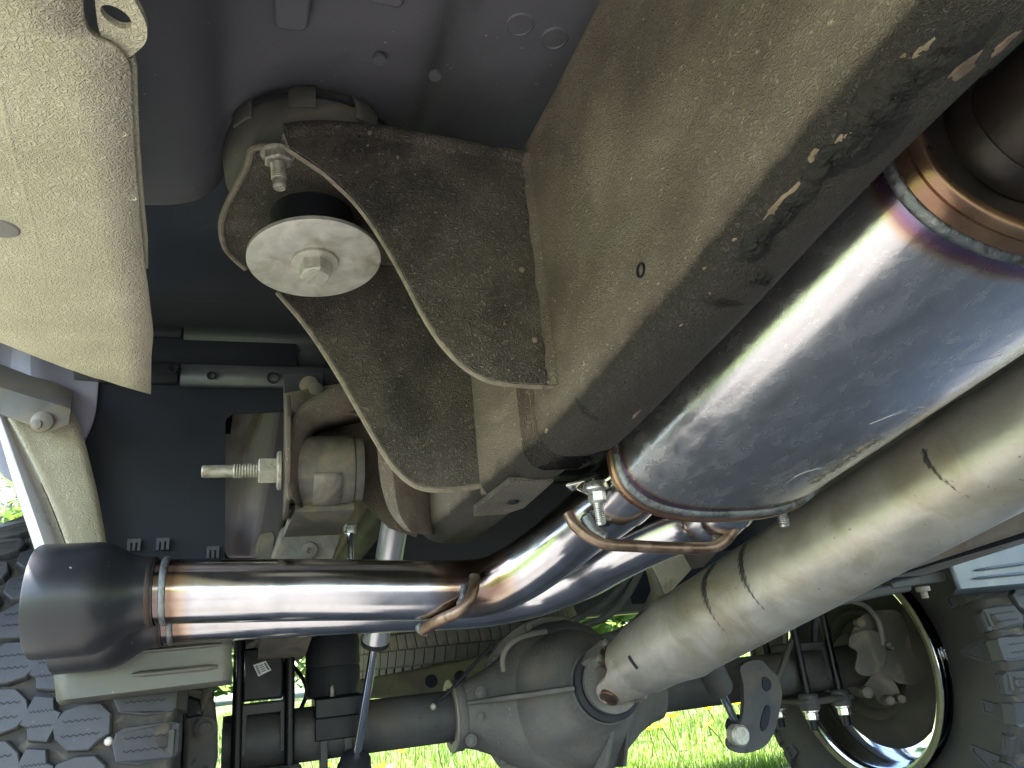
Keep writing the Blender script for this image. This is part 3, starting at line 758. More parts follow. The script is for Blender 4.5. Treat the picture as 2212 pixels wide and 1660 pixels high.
# small grit and dried drips down the side of the rail
for k in range(46):
    px, py = rw.uniform(1240, 2050), rw.uniform(0, 900)
    if py > 1030 - (px - 1130) * .95 + 250 or px < 1150 + (340 - py) * .3: continue
    p, nn = sight(RAILS, px, py)
    if p is None: continue
    lump(RAILS, p, nn, rw.uniform(.0008, .0022), rw.uniform(.0006, .0012), CLAY, 'grit', .0006, fr, n=8)
# body mount outrigger: top plate, two side flanges
YF, YK = .572, .795
ff = [at(x, y, Y=YF) for x, y in [(612, 285), (625, 322), (700, 372), (760, 428), (800, 478), (840, 540), (880, 612), (915, 680), (950, 735), (985, 775), (1020, 803), (1060, 822), (1110, 830), (1170, 833), (1232, 836)]]
ff += [Vector((.256, YF, ff[-1].z)), Vector((.256, YF, at(1118, 338, Y=YF).z)), at(1118, 338, Y=YF), at(1050, 328, Y=YF), at(930, 306, Y=YF), at(830, 288, Y=YF), at(760, 280, Y=YF), at(680, 277, Y=YF)]
brk = make('mount_bracket', *plate(ff, (0, .007, 0)), [MT['flange'], MT['flange_edge']], fr, bevel=.0012, fmat=lambda p: 0 if abs(p.normal.y) > .5 else 1)
def curl(pts, name, r=.0036, m='flange_edge'):
    return make(name, *tube(spline(pts, 3), r, 8), MT[m], brk)
curl([at(x, y, Y=YF + .0035) for x, y in [(620, 318), (700, 372), (760, 428), (800, 478), (840, 540), (880, 612), (915, 680), (950, 735), (985, 775), (1020, 803), (1060, 822), (1110, 830), (1170, 833)]], 'rolled_edge')
fk = [at(x, y, Y=YK) for x, y in [(540, 560), (575, 600), (612, 645), (650, 690), (690, 745), (730, 808), (765, 868), (800, 930), (830, 980), (858, 1018), (890, 1045), (925, 1057), (980, 1058), (1036, 1050)]]
fk += [Vector((.245, YK, fk[-1].z)), Vector((.245, YK, .975)), Vector((-.01, YK, .975))]
make('rear_flange', *plate(fk, (0, -.005, 0)), [MT['flange'], MT['flange_edge']], brk, bevel=.0012, fmat=lambda p: 0 if abs(p.normal.y) > .5 else 1)
curl([at(x, y, Y=YK - .0025) for x, y in [(600, 632), (650, 690), (690, 745), (730, 808), (765, 868), (800, 930), (830, 980), (858, 1018), (890, 1045), (925, 1057), (980, 1058), (1036, 1050)]], 'rolled_edge')
ZT = .976
tp = [at(x, y, Z=ZT) for x, y in [(606, 320), (560, 318), (543, 326), (536, 352), (515, 395), (490, 445), (478, 485), (484, 530), (503, 556), (530, 580)]]
tpl = tp + [Vector((.0, YK - .004, ZT)), Vector((.25, YK - .004, ZT)), Vector((.25, YF + .0045, ZT)), Vector((.01, YF + .0045, ZT))]
make('top_plate', *plate(tpl, (0, 0, .006)), [MT['flange'], MT['flange_edge']], brk, bevel=.001, fmat=lambda p: 0 if abs(p.normal.z) > .5 else 1)
make('rolled_edge', *tube(spline(tp, 4), .0034, 8), MT['flange_edge'], brk)
top_e = [at(x, y + 6, Y=YF + .005) for x, y in [(616, 284), (680, 277), (760, 280), (830, 288), (930, 306), (1050, 328), (1118, 338)]] + [Vector((.253, YF + .005, at(1118, 344, Y=YF).z))]
make('rolled_top', *tube(spline(top_e, 5), .0095, 16), MT['flange'], brk)
make('flange_web', *grid([[p + Vector((0, .004, .009)) for p in top_e], [p + Vector((0, .05, .009)) for p in top_e], [Vector((p.x, YK, max(p.z, ZT))) for p in top_e]]), MT['flange'], brk, solid=.004)
# step of the web where the flange meets the rail: fillet beads
for a in ([at(1116, 342, Y=YF - .003), at(1160, 560, Y=YF - .003), at(1200, 700, Y=YF - .003), at(1236, 832, Y=YF - .003)],):
    pts = [Vector((.2475, YF + .001, z)) for z in (.985, .93, .86, .79, a[-1].z)]
    make('weld_seam', *tube(spline(pts, 4), [.0095 + .0012 * math.sin(i * 2.3) for i in range(17)], 12), MT['rail'], brk)
pts = [Vector((.2395 - .002, YK - .006, z)) for z in (.97, .85, .76, .69)]
make('weld_seam', *tube(spline(pts, 4), .006, 10), MT['rail'], brk)
# grit stuck to the flange
GRIT = CLAY
for px, py, s in ((1156, 735, .0034), (1128, 583, .0034), (1185, 770, .0016), (1196, 772, .0018), (1200, 800, .0018), (1166, 800, .0014), (1186, 826, .002), (1100, 800, .0016), (980, 582, .0013), (890, 575, .0013), (1060, 578, .0013), (1010, 690, .0012), (1090, 700, .0014), (930, 520, .0012), (860, 340, .002)):
    p = at(px, py, Y=YF - .001)
    MB().add(lathe([(s, 0), (s * .8, s * .6), (s * .3, s * .9)], p, (.1, -1, -.2), 7)).build('stuck_grit', GRIT, fr)

# ---- leaf spring hanger, part of the rail
yc = 1.0
XO, XI = .030, .140
hg_o = [at(x, y, X=None, Y=None, Z=None) if 0 else None for x, y in []]
def yz(x, pts): return [Vector((x, y, z)) for y, z in pts]
EY = at(700, 1015, Y=yc)            # bushing centre
ez = EY.z
out_prof = [(yc + .06, ez - .055), (yc + .0, ez - .058), (yc - .05, ez - .05), (yc - .075, ez - .01), (yc - .075, ez + .05), (yc - .055, ez + .075), (yc - .03, ez + .095), (yc + .06, ez + .10)]
hp = make('spring_hanger', *plate(yz(XO - .004, out_prof), (.006, 0, 0)), MT['rail'], fr, bevel=.0015)
inn = [at(x, y, Y=yc + .035) for x, y in [(606, 900), (640, 862), (700, 838), (745, 822), (800, 830), (860, 900), (885, 1000), (890, 1150), (850, 1148), (815, 1128), (785, 1080), (770, 1000), (760, 930), (700, 905), (650, 915), (618, 940)]]
make('hanger_back', *plate([at(x, y, Y=yc + .052) for x, y in [(612, 850), (900, 800), (930, 1000), (900, 1160), (840, 1140), (790, 1090), (760, 1060), (620, 1060)]], (0, .005, 0)), MT['rail'], hp)
# curved front lip band
band_f = spline([at(x, y, Y=yc - .06) for x, y in [(748, 826), (700, 846), (660, 870), (632, 905), (620, 950), (616, 1010), (622, 1080)]], 5)
band_b = spline([at(x, y, Y=yc - .045) for x, y in [(790, 880), (735, 893), (690, 903), (664, 922), (648, 955), (640, 1010), (638, 1080)]], 5)
make('hanger_lip', *grid([[a, a.lerp(b, .5) + Vector((0, -.004, 0)), b, b + Vector((.01, .05, 0))] for a, b in zip(band_f, band_b)]), MT['rail'], hp, solid=.004, angle=60)
web = [[at(x, y, Y=yc - .045 + dy) for x, y in [(655, 912), (700, 897), (760, 893), (800, 905)]] for dy in (0, .02, .05, .09)]
make('hanger_web', *grid(web), MT['rail'], hp, solid=.004)
side_ = [spline([at(x, y, Y=yy) for x, y in pts], 3) for yy, pts in ((yc - .07, [(800, 890), (812, 960), (820, 1040), (842, 1110), (880, 1150)]), (yc - .085, [(830, 900), (842, 960), (850, 1040), (862, 1110), (890, 1152)]), (yc - .07, [(870, 930), (872, 980), (880, 1050), (886, 1110), (896, 1154)]), (yc - .06, [(900, 980), (905, 1020), (910, 1060), (916, 1110), (922, 1156)]), (yc - .02, [(940, 1000), (942, 1020), (944, 1060), (946, 1110), (946, 1160)]))]
make('hanger_cheek', *grid(side_), MT['rail'], hp, solid=.004, subsurf=1, angle=60)

# far side rail
fr2 = thing('frame_rail', 'smooth lavender grey rail on the far side, showing below the driveshaft at right', 'frame rail', (1.0, .6, .7))
ss = []
for y, z0 in ((-1.2, .66), (.2, .64), (.73, .607), (.99, .578), (1.06, .585), (1.12, .62)):
    ss.append(rsec(y, .95, 1.05, z0, .98, r=.012, n=3))
make('rail_body', *rings(ss), MT['railgrey'], fr2, angle=50)
ss = [rsec(y, .97, 1.05, z0, 1.0, r=.012, n=3) for y, z0 in ((1.1, .74), (1.25, .8), (1.6, .83), (2.9, .83))]
make('rear_kick_up', *rings(ss), MT['railgrey'], fr2, angle=50)
a, b = at(2212, 1156, X=.962), at(1760, 1292, X=.962)
make('lower_trim', *tube([a + (a - b) * 1.0, a, b], .004, 8), MT['liner'], fr2)
arm = [at(1925, 1258, Y=1.08), at(2030, 1234, Y=1.08), at(2042, 1238, Y=1.08), at(2044, 1256, Y=1.08), at(1992, 1264, Y=1.08), at(1930, 1274, Y=1.08)]
make('spring_bracket', *plate(arm, (0, .03, .004)), MT['axle'], fr2, bevel=.003)
MB().add(lathe([(.012, 0), (.012, .008), (.006, .009), (.006, .02)], at(1992, 1268, Y=1.09), (0, 0, -1), 16)).build('bracket_bolt', MT['railgrey'], fr2)
bar = [at(1750, 1312, Y=1.09), at(1900, 1278, Y=1.09), at(1960, 1268, Y=1.09)]
make('lower_arm', *tube(bar, .009, 10), MT['axle'], fr2)

# ------------------------------------------------------------------ body mount
bm_ = thing('body_mount', 'black rubber body mount with a big pale washer and hex bolt, inside the bracket', 'body mount', (.046, .69, .92))
WC = at(680, 557, Y=.69)
axm = Vector((.03, -.11, -1)).normalized()      # bolt axis, pointing down
MB().add(lathe([(.002, -.0015), (.064, -.0015), (.0668, .0), (.0668, .004), (.064, .0056), (.018, .0048), (.001, .0048)], WC, axm, 72)).build('washer', MT['zincw'], bm_)
hb = hexbolt(WC + axm * .0048, axm, .0165, .0165, wash=.0235, wh=.0035)
bolt = hb.build('bolt', MT['zincw'], bm_, angle=28, bevel=.0005)
MB().add(lathe([(.0105, 0), (.011, .0006), (.0098, .0009), (.0005, .0008)], WC + axm * (.0048 + .0035 + .0166), axm, 28)).build('forged_mark', MT['zincw'], bolt)
def text_mesh(body, size, name, m, parent, origin, ux, uy, depth, local_subparent=None):
    cu = bpy.data.curves.new(name, 'FONT')
    cu.body = body; cu.size = size; cu.extrude = depth; cu.align_x = 'CENTER'; cu.resolution_u = 2
    ob = bpy.data.objects.new(name, cu)
    COL.objects.link(ob)
    dg = bpy.context.evaluated_depsgraph_get()
    me = bpy.data.meshes.new_from_object(ob.evaluated_get(dg))
    bpy.data.objects.remove(ob)
    ux, uy = Vector(ux).normalized(), Vector(uy)
    uy = (uy - ux * uy.dot(ux)).normalized()
    uz = ux.cross(uy)
    vs = [Vector(origin) + ux * v.co.x + uy * v.co.y + uz * v.co.z for v in me.vertices]
    fs = [tuple(p.vertices) for p in me.polygons]
    bpy.data.meshes.remove(me)
    return make(name, vs, fs, m, parent, smooth=False)
text_mesh('KE18', .0085, 'stamped_marking', MT['greyplastic'], bm_, WC + axm * .0053 + Vector((-.028, .012, 0)) + Vector((0, 0, .0)), (.62, -.75, -.02), (.75, .62, .08), .0004)
u_ = -axm
MB().add(lathe([(.039, .006), (.0405, .012), (.0395, .03), (.041, .046), (.043, .056), (.050, .062), (.050, .072), (.02, .074)], WC, u_, 56)).build('lower_cushion', MT['rubber'], bm_, angle=60)
UC = WC + u_ * .072
Zc = ZT + .0065
cc = Vector((UC.x + .0, UC.y - .026, Zc + .024))
MB().add(lathe([(.07, -.02), (.086, -.012), (.090, .012), (.0885, .026), (.083, .034), (.078, .05), (.03, .062)], cc, (0, 0, 1), 64)).build('upper_cushion', MT['rubberdust'], bm_, angle=60)
for k in range(9):
    a = R(-100 + 40 * k)
    secs = []
    for h, r in ((.012, .0905), (.026, .0915), (.036, .087), (.044, .082)):
        secs.append([cc + Vector((math.cos(a + da) * r, math.sin(a + da) * r, h)) for da in (-.14, -.07, 0, .07, .14)])
    make('clip_tab', *grid(secs), MT['rubberdust'], bm_, solid=.004, bevel=.001)
MB().add(ringlathe([(.086, 0), (.0915, .001), (.0915, .004), (.086, .005)], cc + Vector((0, 0, .026)), (0, 0, 1), 64)).build('retaining_ring', MT['rubber'], bm_)
SP = at(600, 332, Z=ZT)
st_ax = Vector((.06, .06, -1)).normalized()
st = MB().add(thread(SP + st_ax * .006, st_ax, .0072, .02, .0022, plain=.007)).build('stud', MT['zinc'], bm_, angle=25)
MB().add(lathe([(.0125, 0), (.0135, .002), (.0135, .009), (.0115, .0105)], SP, st_ax, 6, phase=.5)).add(lathe([(.016, 0), (.0155, .002)], SP, st_ax, 24)).build('nut', MT['zinc'], st, angle=25)

# ------------------------------------------------------------------ leaf spring
ls = thing('leaf_spring', 'dusty leaf spring with its front eye bushing held in the hanger beside the dark liner', 'leaf spring', EY)
SX0, SX1 = .034, .124
eye = MB()
ea = Vector((1, 0, 0))
xm = (SX0 + SX1) / 2
e0 = Vector((SX0, yc, ez))
eye.add(lathe([(.034, .006), (.0445, .006), (.0455, .01), (.0455, SX1 - SX0 - .014), (.0445, SX1 - SX0 - .01), (.034, SX1 - SX0 - .01)], e0, ea, 48))
eye.build('spring_eye', MT['spring'], ls, angle=40)
strap = []
for k in range(11):
    a = R(200 + 8 * k)
    strap.append([Vector((x, yc + math.cos(a) * .047, ez + math.sin(a) * .047)) for x in (xm - .018, xm + .018)])
make('eye_strap', *grid(strap), MT['railgrey'], ls, solid=.002)
MB().add(lathe([(.02, -.005), (.0415, -.004), (.0425, -.001), (.040, .001), (.0425, .003), (.0425, .006)], e0, ea, 40)).build('eye_bushing', MT['rubberdust'], ls)
MB().add(lathe([(.0425, SX1 - SX0 - .009), (.044, SX1 - SX0 - .004), (.044, SX1 - SX0 + .002), (.03, SX1 - SX0 + .004)], e0, ea, 40)).build('eye_bushing', MT['rubberdust'], ls)
bo = MB().add(lathe([(.026, 0), (.026, -.004), (.0225, -.006)], e0 + Vector((-.012, 0, 0)), ea, 36)).add(lathe([(.0185, 0), (.0185, -.021), (.016, -.023)], e0 + Vector((-.018, 0, 0)), ea, 6, phase=.26)).build('eye_nut', MT['zinc'], ls, angle=25, bevel=.0006)
MB().add(thread(e0 + Vector((-.034, 0, 0)), (-1, 0, 0), .0098, .034, .0034, plain=.036)).build('eye_bolt', MT['zinc'], ls, angle=25)
# leaves: from the eye down and rearwards to the axle
def leaf(pts, wd, th, name, m='spring'):
    P = spline(pts, 8)
    secs = []
    for i, p in enumerate(P):
        d = (P[min(i + 1, len(P) - 1)] - P[max(i - 1, 0)]).normalized()
        u = Vector((1, 0, 0)); n_ = u.cross(d).normalized()
        secs.append([p - u * wd / 2 + n_ * th / 2, p + u * wd / 2 + n_ * th / 2, p + u * wd / 2 - n_ * th / 2, p - u * wd / 2 - n_ * th / 2])
    return make(name, *rings(secs), MT[m], ls, bevel=.001, angle=30)
A0 = Vector((.02, 1.54, .602))
leaf([(xm, yc + .01, ez - .048), at(678, 1140, Y=1.09), at(655, 1205, Y=1.20), at(640, 1290, Y=1.33), at(600, 1385, Y=1.50), Vector((-.01, 1.75, .60)), Vector((-.03, 2.2, .68))], .078, .012, 'main_leaf')
leaf([at(672, 1170, Y=1.15) + Vector((0, 0, -.006)), at(650, 1225, Y=1.24) + Vector((0, 0, -.008)), at(638, 1300, Y=1.34) + Vector((0, 0, -.012)), at(600, 1400, Y=1.50), Vector((-.01, 1.75, .585)), Vector((-.025, 2.1, .645))], .078, .012, 'second_leaf')
leaf([at(650, 1290, Y=1.28), at(620, 1372, Y=1.40), at(600, 1418, Y=1.52), Vector((-.005, 1.75, .57))], .082, .02, 'overload_leaf')
# rebound clamp with pin
cl = [at(x, y, Y=1.105) for x, y in [(606, 1150), (632, 1143), (722, 1144), (742, 1152), (736, 1172), (720, 1215), (584, 1215), (600, 1168)]]
make('leaf_clamp', *plate(cl, (0, .014, .01)), MT['spring'], ls, bevel=.004)
MB().add(lathe([(.012, 0), (.011, .006), (.004, .0075), (.0035, .004), (.0005, .004)], at(668, 1188, Y=1.104), (0, -1, -.3), 18)).build('clamp_pin', MT['spring'], ls)
cl = [at(x, y, Y=1.13) for x, y in [(562, 1152), (590, 1146), (596, 1158), (590, 1215), (556, 1215), (552, 1180)]]
make('clamp_ear', *plate(cl, (0, .03, 0)), MT['spring'], ls, bevel=.003)
# ------------------------------------------------------------------ muffler
MY0, MY1 = .262, .650
def mcen(y):
    t = (y - MY0) / (MY1 - MY0)
    return Vector((.457, y, .766 + (.6945 - .766) * t))
MA, MBB, MP = .122, .061, 2.6
def oval(y, g=0.0, n=96, dy=0):
    c = mcen(y)
    out = []
    for j in range(n):
        a = 2 * math.pi * j / n
        ca, sa = math.cos(a), math.sin(a)
        out.append(c + Vector(((MA + g) * math.copysign(abs(ca) ** (2 / MP), ca), dy, (MBB + g) * math.copysign(abs(sa) ** (2 / MP), sa))))
    return out
mf = thing('muffler', 'oval polished stainless muffler with purple heat tint at its ends and dusty flat belly', 'muffler', (.449, .456, .72))
ys = [MY0 + .006 + (MY1 - MY0 - .012) * k / 90 for k in range(91)]
ht = []
for y in ys: ht += [max(0, 1 - (y - MY0 - .004) / .024, 1 - (MY1 - .004 - y) / .020)] * 96
MB().add(rings([oval(y) for y in ys]), tint_band=ht).build('body', MT['muffler'], mf, angle=60)
text_c = []
def belly(x, y):
    c = mcen(y)
    u = min(.999, abs(x - c.x) / MA)
    return Vector((x, y, c.z - MBB * (1 - u ** MP) ** (1 / MP)))
tA, tB = belly(.512, .50), belly(.512, .40)
ux = (tB - tA).normalized()
uy = (belly(.50, .45) - belly(.52, .45)).normalized()
text_mesh('EVOLUTION', .017, 'embossed_lettering', MT['spring'], mf, belly(.510, .535) + ux * .0 + Vector((0, 0, -.0004)), ux, uy, .0006)
# a fainter pressed emblem outline on the belly: swept lines
for pts in ([(.49, .60), (.475, .585), (.47, .56), (.485, .545), (.505, .55)], [(.47, .46), (.485, .44), (.50, .435), (.515, .44)], [(.46, .39), (.485, .37), (.505, .36)]):
    make('embossed_line', *tube(spline([belly(x, y) + Vector((0, 0, .0003)) for x, y in pts], 6), .0006, 6), MT['muffler'], mf)
for y0, sgn, nm in ((MY0, -1, 'front'), (MY1, 1, 'rear')):
    prof = [(.000, .0), (.0035, .001), (.0045, .004), (.0035, .0075), (.002, .009)]
    make('weld_bead', *rings([oval(y0, g + .0002, 96, sgn * (h - .006)) for g, h in prof]), MT['weld'], mf, angle=70)
    if nm == 'rear':
        prof = [(.003, .003), (.0062, .005), (.0068, .010), (.005, .0135), (-.004, .0135), (-.012, .009), (-.05, .008), (-.06, .008)]
    else:
        prof = [(.002, .003), (.005, .005), (.0042, .009), (.0018, .0115), (.003, .014), (.001, .018), (-.004, .0195), (-.010, .017), (-.012, .012)]
        make('cap_face', *rings([oval(y0, g, 96, sgn * h) for g, h in ((-.0115, .014), (-.013, .010), (-.02, .004), (-.058, .002))]), MT['dark_steel'], mf, angle=50)
    make('end_cap', *rings([oval(y0, g, 96, sgn * h) for g, h in prof]), MT['bronze'], mf, angle=50)
for dx in (-.052, .055):
    c = mcen(MY0)
    pth = spline([c + Vector((dx, .0, .004)), c + Vector((dx, -.06, .008)), c + Vector((dx * 1.2 + .01, -.22, .02)), c + Vector((dx * 1.2 + .02, -.7, .03)), c + Vector((dx * 1.2 + .02, -1.3, .03))], 8)
    ln_ = [.9 if i < 4 else .3 for i in range(len(pth))]
    MB().add(tube(pth, .036, 36), tint_band=[h for h in ln_ for _ in range(36)]).build('inlet_pipe', MT['dark_steel'], mf)
    MB().add(tube([c + Vector((dx, -.012, .005)), c + Vector((dx, -.022, .006)), c + Vector((dx, -.03, .0065))], [.04, .041, .0375], 36)).build('inlet_collar', MT['dark_steel'], mf)

# ------------------------------------------------------------------ exhaust tail pipes with black tips
def outlet(px, py):
    p_ = at(px, py, Y=.66)
    return [Vector((p_.x, .585, .688)), Vector((p_.x, .64, .682))]
def pip2(o_, pts): return spline(o_ + [at(x, y, Y=yy) for x, y, yy in pts], 10)
PA = pip2([Vector((.386, .585, .703)), Vector((.384, .655, .700))], [(1345, 1060, .73), (1288, 1108, .78), (1233, 1154, .83), (1176, 1200, .872), (1115, 1240, .908), (1040, 1270, .935), (900, 1275, .945), (700, 1274, .952), (500, 1276, .958), (338, 1278, .963)])
PB = pip2([Vector((.502, .585, .703)), Vector((.499, .655, .698))], [(1545, 1096, .73), (1486, 1122, .775), (1408, 1154, .825), (1330, 1192, .875), (1250, 1238, .945), (1157, 1274, 1.005), (1040, 1297, 1.03), (900, 1303, 1.035), (700, 1311, 1.042), (500, 1320, 1.048), (355, 1326, 1.052)])
RP = .0363
def exhaust(name, label, P, tipc, tip_x1, weldspots, neck):
    t = thing(name, label, 'exhaust pipe', P[50])
    L = lengths(P)
    # even restation so that heat tints are crisp
    tot = L[-1]
    Q, heat = [], []
    n = 150
    i = 0
    for k in range(n + 1):
        s = tot * k / n
        while i < len(L) - 2 and L[i + 1] < s: i += 1
        u = (s - L[i]) / (L[i + 1] - L[i])
        Q.append(P[i].lerp(P[i + 1], u))
        heat.append(max(0, 1 - (tot - s) / .055, 0))
    hv = []
    v, f = tube(Q, RP, 56)
    for i_, p in enumerate(v):
        h = heat[i_ // 56]
        for wp, wr in weldspots:
            h = max(h, 1 - (p - wp).length / wr)
        hv.append(max(0, h))
    MB().add((v, f), tint_band=hv).build('pipe', MT['pipe'], t, angle=60)
    # neck sleeve from the muffler
    nk = Q[:int(n * neck)]
    secs = [RP + .0025] * len(nk); secs[-1] = RP + .0005
    MB().add(tube(nk, secs, 48), tint_band=[.0 if k < len(nk) - 3 else .45 for k in range(len(nk)) for _ in range(48)]).build('sleeve', MT['pipe'], t, angle=50)
    # tip
    end = Q[-1]
    ax = (Q[-1] - Q[-12]).normalized()
    ax = Vector((-1, ax.y * .3, 0)).normalized()
    for rr, dd in ((.0392, -.010), (.0400, .005)):
        MB().add(lathe([(RP, dd - .0042), (rr - .0008, dd - .0028), (rr, dd), (rr - .0006, dd + .0028), (RP, dd + .0042)], end, ax, 48)).build('weld_bead', MT['dark_steel'] if dd > 0 else MT['weld'], t)
    x1 = tip_x1
    Lt = (end.x - x1)
    c1 = tipc
    dirc = (c1 - end); 
    prof = [(0, RP + .002, 0), (.12, RP + .004, .02), (.22, .044, .1), (.32, .052, .3), (.42, .0585, .62), (.5, .061, .9), (.56, .0615, 1), (.8, .0615, 1), (.985, .0615, 1), (1.0, .0605, 1)]
    inner = [(.998, .0575, 1), (.8, .057, 1), (.55, .056, 1), (.2, .037, .3)]
    secs = []
    u_, w_, d_ = frame_of(ax)
    dz = c1 - (end + ax * (c1 - end).dot(ax))
    for tt, r, off in prof + inner:
        c = end + ax * (Lt * tt) + dz * off
        secs.append([c + (u_ * math.cos(2 * math.pi * j / 64) + w_ * math.sin(2 * math.pi * j / 64)) * r for j in range(64)])
    make('tip', *rings(secs, caps=False), MT['blacktip'], t, angle=60)
    return t, Q
tipA = at(170, 1294, Y=.965)
tipB = at(190, 1336, Y=1.05)
hkA = at(1026, 1252, Y=.90)
exA, QA = exhaust('exhaust_pipe', 'upper polished exhaust pipe with bent hanger hook, ending in the big satin black tip', PA, tipA, at(52, 1290, Y=.962).x + .012, [(hkA + Vector((0, .0, 0)), .075), (at(1008, 1290, Y=.9), .035)], .27)
exB, QB = exhaust('exhaust_pipe', 'lower polished exhaust pipe behind the other one, ending in the half hidden black tip', PB, tipB, at(88, 1330, Y=1.05).x + .02, [(at(920, 1350, Y=1.0), .02)], .2)
MB().add(tube(spline([at(1025, 1246, Y=.905), at(1022, 1272, Y=.898), at(1010, 1300, Y=.895), at(990, 1322, Y=.9), at(950, 1340, Y=.92), at(914, 1362, Y=.945)], 6), .0072, 14)).build('hanger_hook', MT['rod'], exA)
MB().add(tube(spline([at(1004, 1262, Y=.905), at(1000, 1290, Y=.9), at(990, 1310, Y=.9)], 6), [.002] + [.0042] * 11 + [.002], 10)).build('weld_bead', MT['weld'], exA)
MB().add(tube(spline([at(905, 1352, Y=.95), at(912, 1362, Y=.945), at(925, 1366, Y=.945)], 5), [.003] + [.006] * 9 + [.003], 10)).build('weld_bead', MT['weld'], exA)
hr = spline([at(1228, 1110, Y=.75), at(1242, 1134, Y=.745), at(1272, 1160, Y=.74), at(1312, 1176, Y=.735), at(1370, 1180, Y=.73), at(1450, 1184, Y=.725), at(1530, 1184, Y=.72), at(1562, 1172, Y=.715), at(1580, 1150, Y=.71), at(1588, 1130, Y=.708)], 6)
MB().add(tube(hr, .0066, 16)).build('hanger_rod', MT['rod'], exA)
MB().add(tube(spline([at(1262, 1112, Y=.745), at(1278, 1140, Y=.742), at(1300, 1158, Y=.738), at(1312, 1162, Y=.735)], 6), [.003] + [.0068] * 17 + [.003], 12)).build('weld_bead', MT['weld'], exA)
MB().add(tube(spline([at(1538, 1166, Y=.722), at(1560, 1158, Y=.72), at(1576, 1140, Y=.716)], 6), [.003] + [.0055] * 11 + [.003], 12)).build('weld_bead', MT['weld'], exB)

# clamps
def band(name, label, Q, i0, i1, ears):
    t = thing(name, label, 'clamp', Q[i0], 'band clamps on the muffler outlets')
    make('band', *tube(Q[i0:i1], RP + .0042, 48), MT['steel'], t, angle=50)
    return t
c1 = band('exhaust_clamp', 'steel band clamp with bolt and nut on the outlet beside the frame rail', QA, 17, 31, True)
p = at(1292, 1062, Y=.70)
dn = Vector((.03, .02, -1)).normalized()
make('clamp_ear', *plate(smooth_outline([at(x, y, Y=.705) + Vector((0, 0, 0)) for x, y in [(1246, 1056), (1262, 1040), (1290, 1026), (1312, 1030), (1322, 1050), (1318, 1072), (1290, 1078), (1262, 1066)]], 3), (.0, .02, .008)), MT['steel'], c1, bevel=.001)
make('clamp_tab', *box(at(1256, 1046, Y=.72), (.03, .03, .004), ax=(Vector((.8, -.5, .1)), Vector((.5, .8, 0)), Vector((-.1, 0, 1)))), MT['steel'], c1, bevel=.001)
pb = at(1286, 1050, Y=.695)
MB().add(lathe([(.011, -.004), (.0135, .0), (.0135, .004), (.01, .006)], pb, dn, 24)).build('washer', MT['brightzinc'], c1)
MB().add(lathe([(.0078, .005), (.0095, .007), (.0095, .016), (.008, .018)], pb, dn, 6, phase=.35)).build('nut', MT['brightzinc'], c1, angle=25)
MB().add(thread(pb + dn * .017, dn, .0055, .02, .0022)).build('bolt', MT['brightzinc'], c1, angle=25)
c2 = band('exhaust_clamp', 'steel band clamp on the outlet beside the driveshaft, bolt end showing below the muffler', QB, 16, 24, True)
pb = at(1688, 1106, Y=.72)
MB().add(thread(pb, dn, .0062, .014, .0022)).build('bolt', MT['brightzinc'], c2, angle=25)

# ------------------------------------------------------------------ driveshaft
J = at(1338, 1452, X=.600)
K = at(2212, 942, X=.775)
ds = thing('driveshaft', 'thick dusty aluminium driveshaft with black scuff rings, running down to the axle housing', 'driveshaft', J)
ad = (K - J).normalized()
RD = .0655
prof = [(.03, .050), (.034, .052), (.04, .053), (.062, .0545), (.068, .0565), (.075, .058), (.12, .0595), (.15, .063), (.165, .0655), (.18, .0675), (.2, RD)]
s_ = .2
while s_ < 1.5:
    s_ += .0016 if s_ < .72 else .05
    prof.append((s_, RD))
NS = 150
u_, w_, d_ = frame_of(ad)
V_, sc_ = [], []
def axial(px, py, X=.56): return (at(px, py, X=X) - J).dot(ad)
def ang(px, py):
    # angle of the near surface point seen at this pixel: march the sight line to the tube
    d = (at(px, py, Y=1) - C0).normalized()
    o = C0 - J
    dp = d - ad * d.dot(ad); op = o - ad * o.dot(ad)
    A_, B_, Cc = dp.dot(dp), 2 * dp.dot(op), op.dot(op) - RD * RD
    D_ = B_ * B_ - 4 * A_ * Cc
    tt = (-B_ - math.sqrt(max(0, D_))) / (2 * A_)
    P_ = o + d * tt
    return P_.dot(ad), math.atan2(P_.dot(w_), P_.dot(u_))
marks = []
for pts, wd, st in (([(1540, 1222), (1522, 1250), (1522, 1290), (1540, 1330), (1570, 1368)], .0042, 1.0), ([(1608, 1178), (1600, 1215), (1608, 1255), (1632, 1295), (1680, 1338)], .0038, .95), ([(1996, 975), (2004, 1000), (2030, 1030), (2070, 1062), (2120, 1086)], .0022, .9), ([(1800, 1140), (1815, 1180)], .001, .35)):
    marks.append(([ang(*p) for p in pts], wd, st))
secs = []
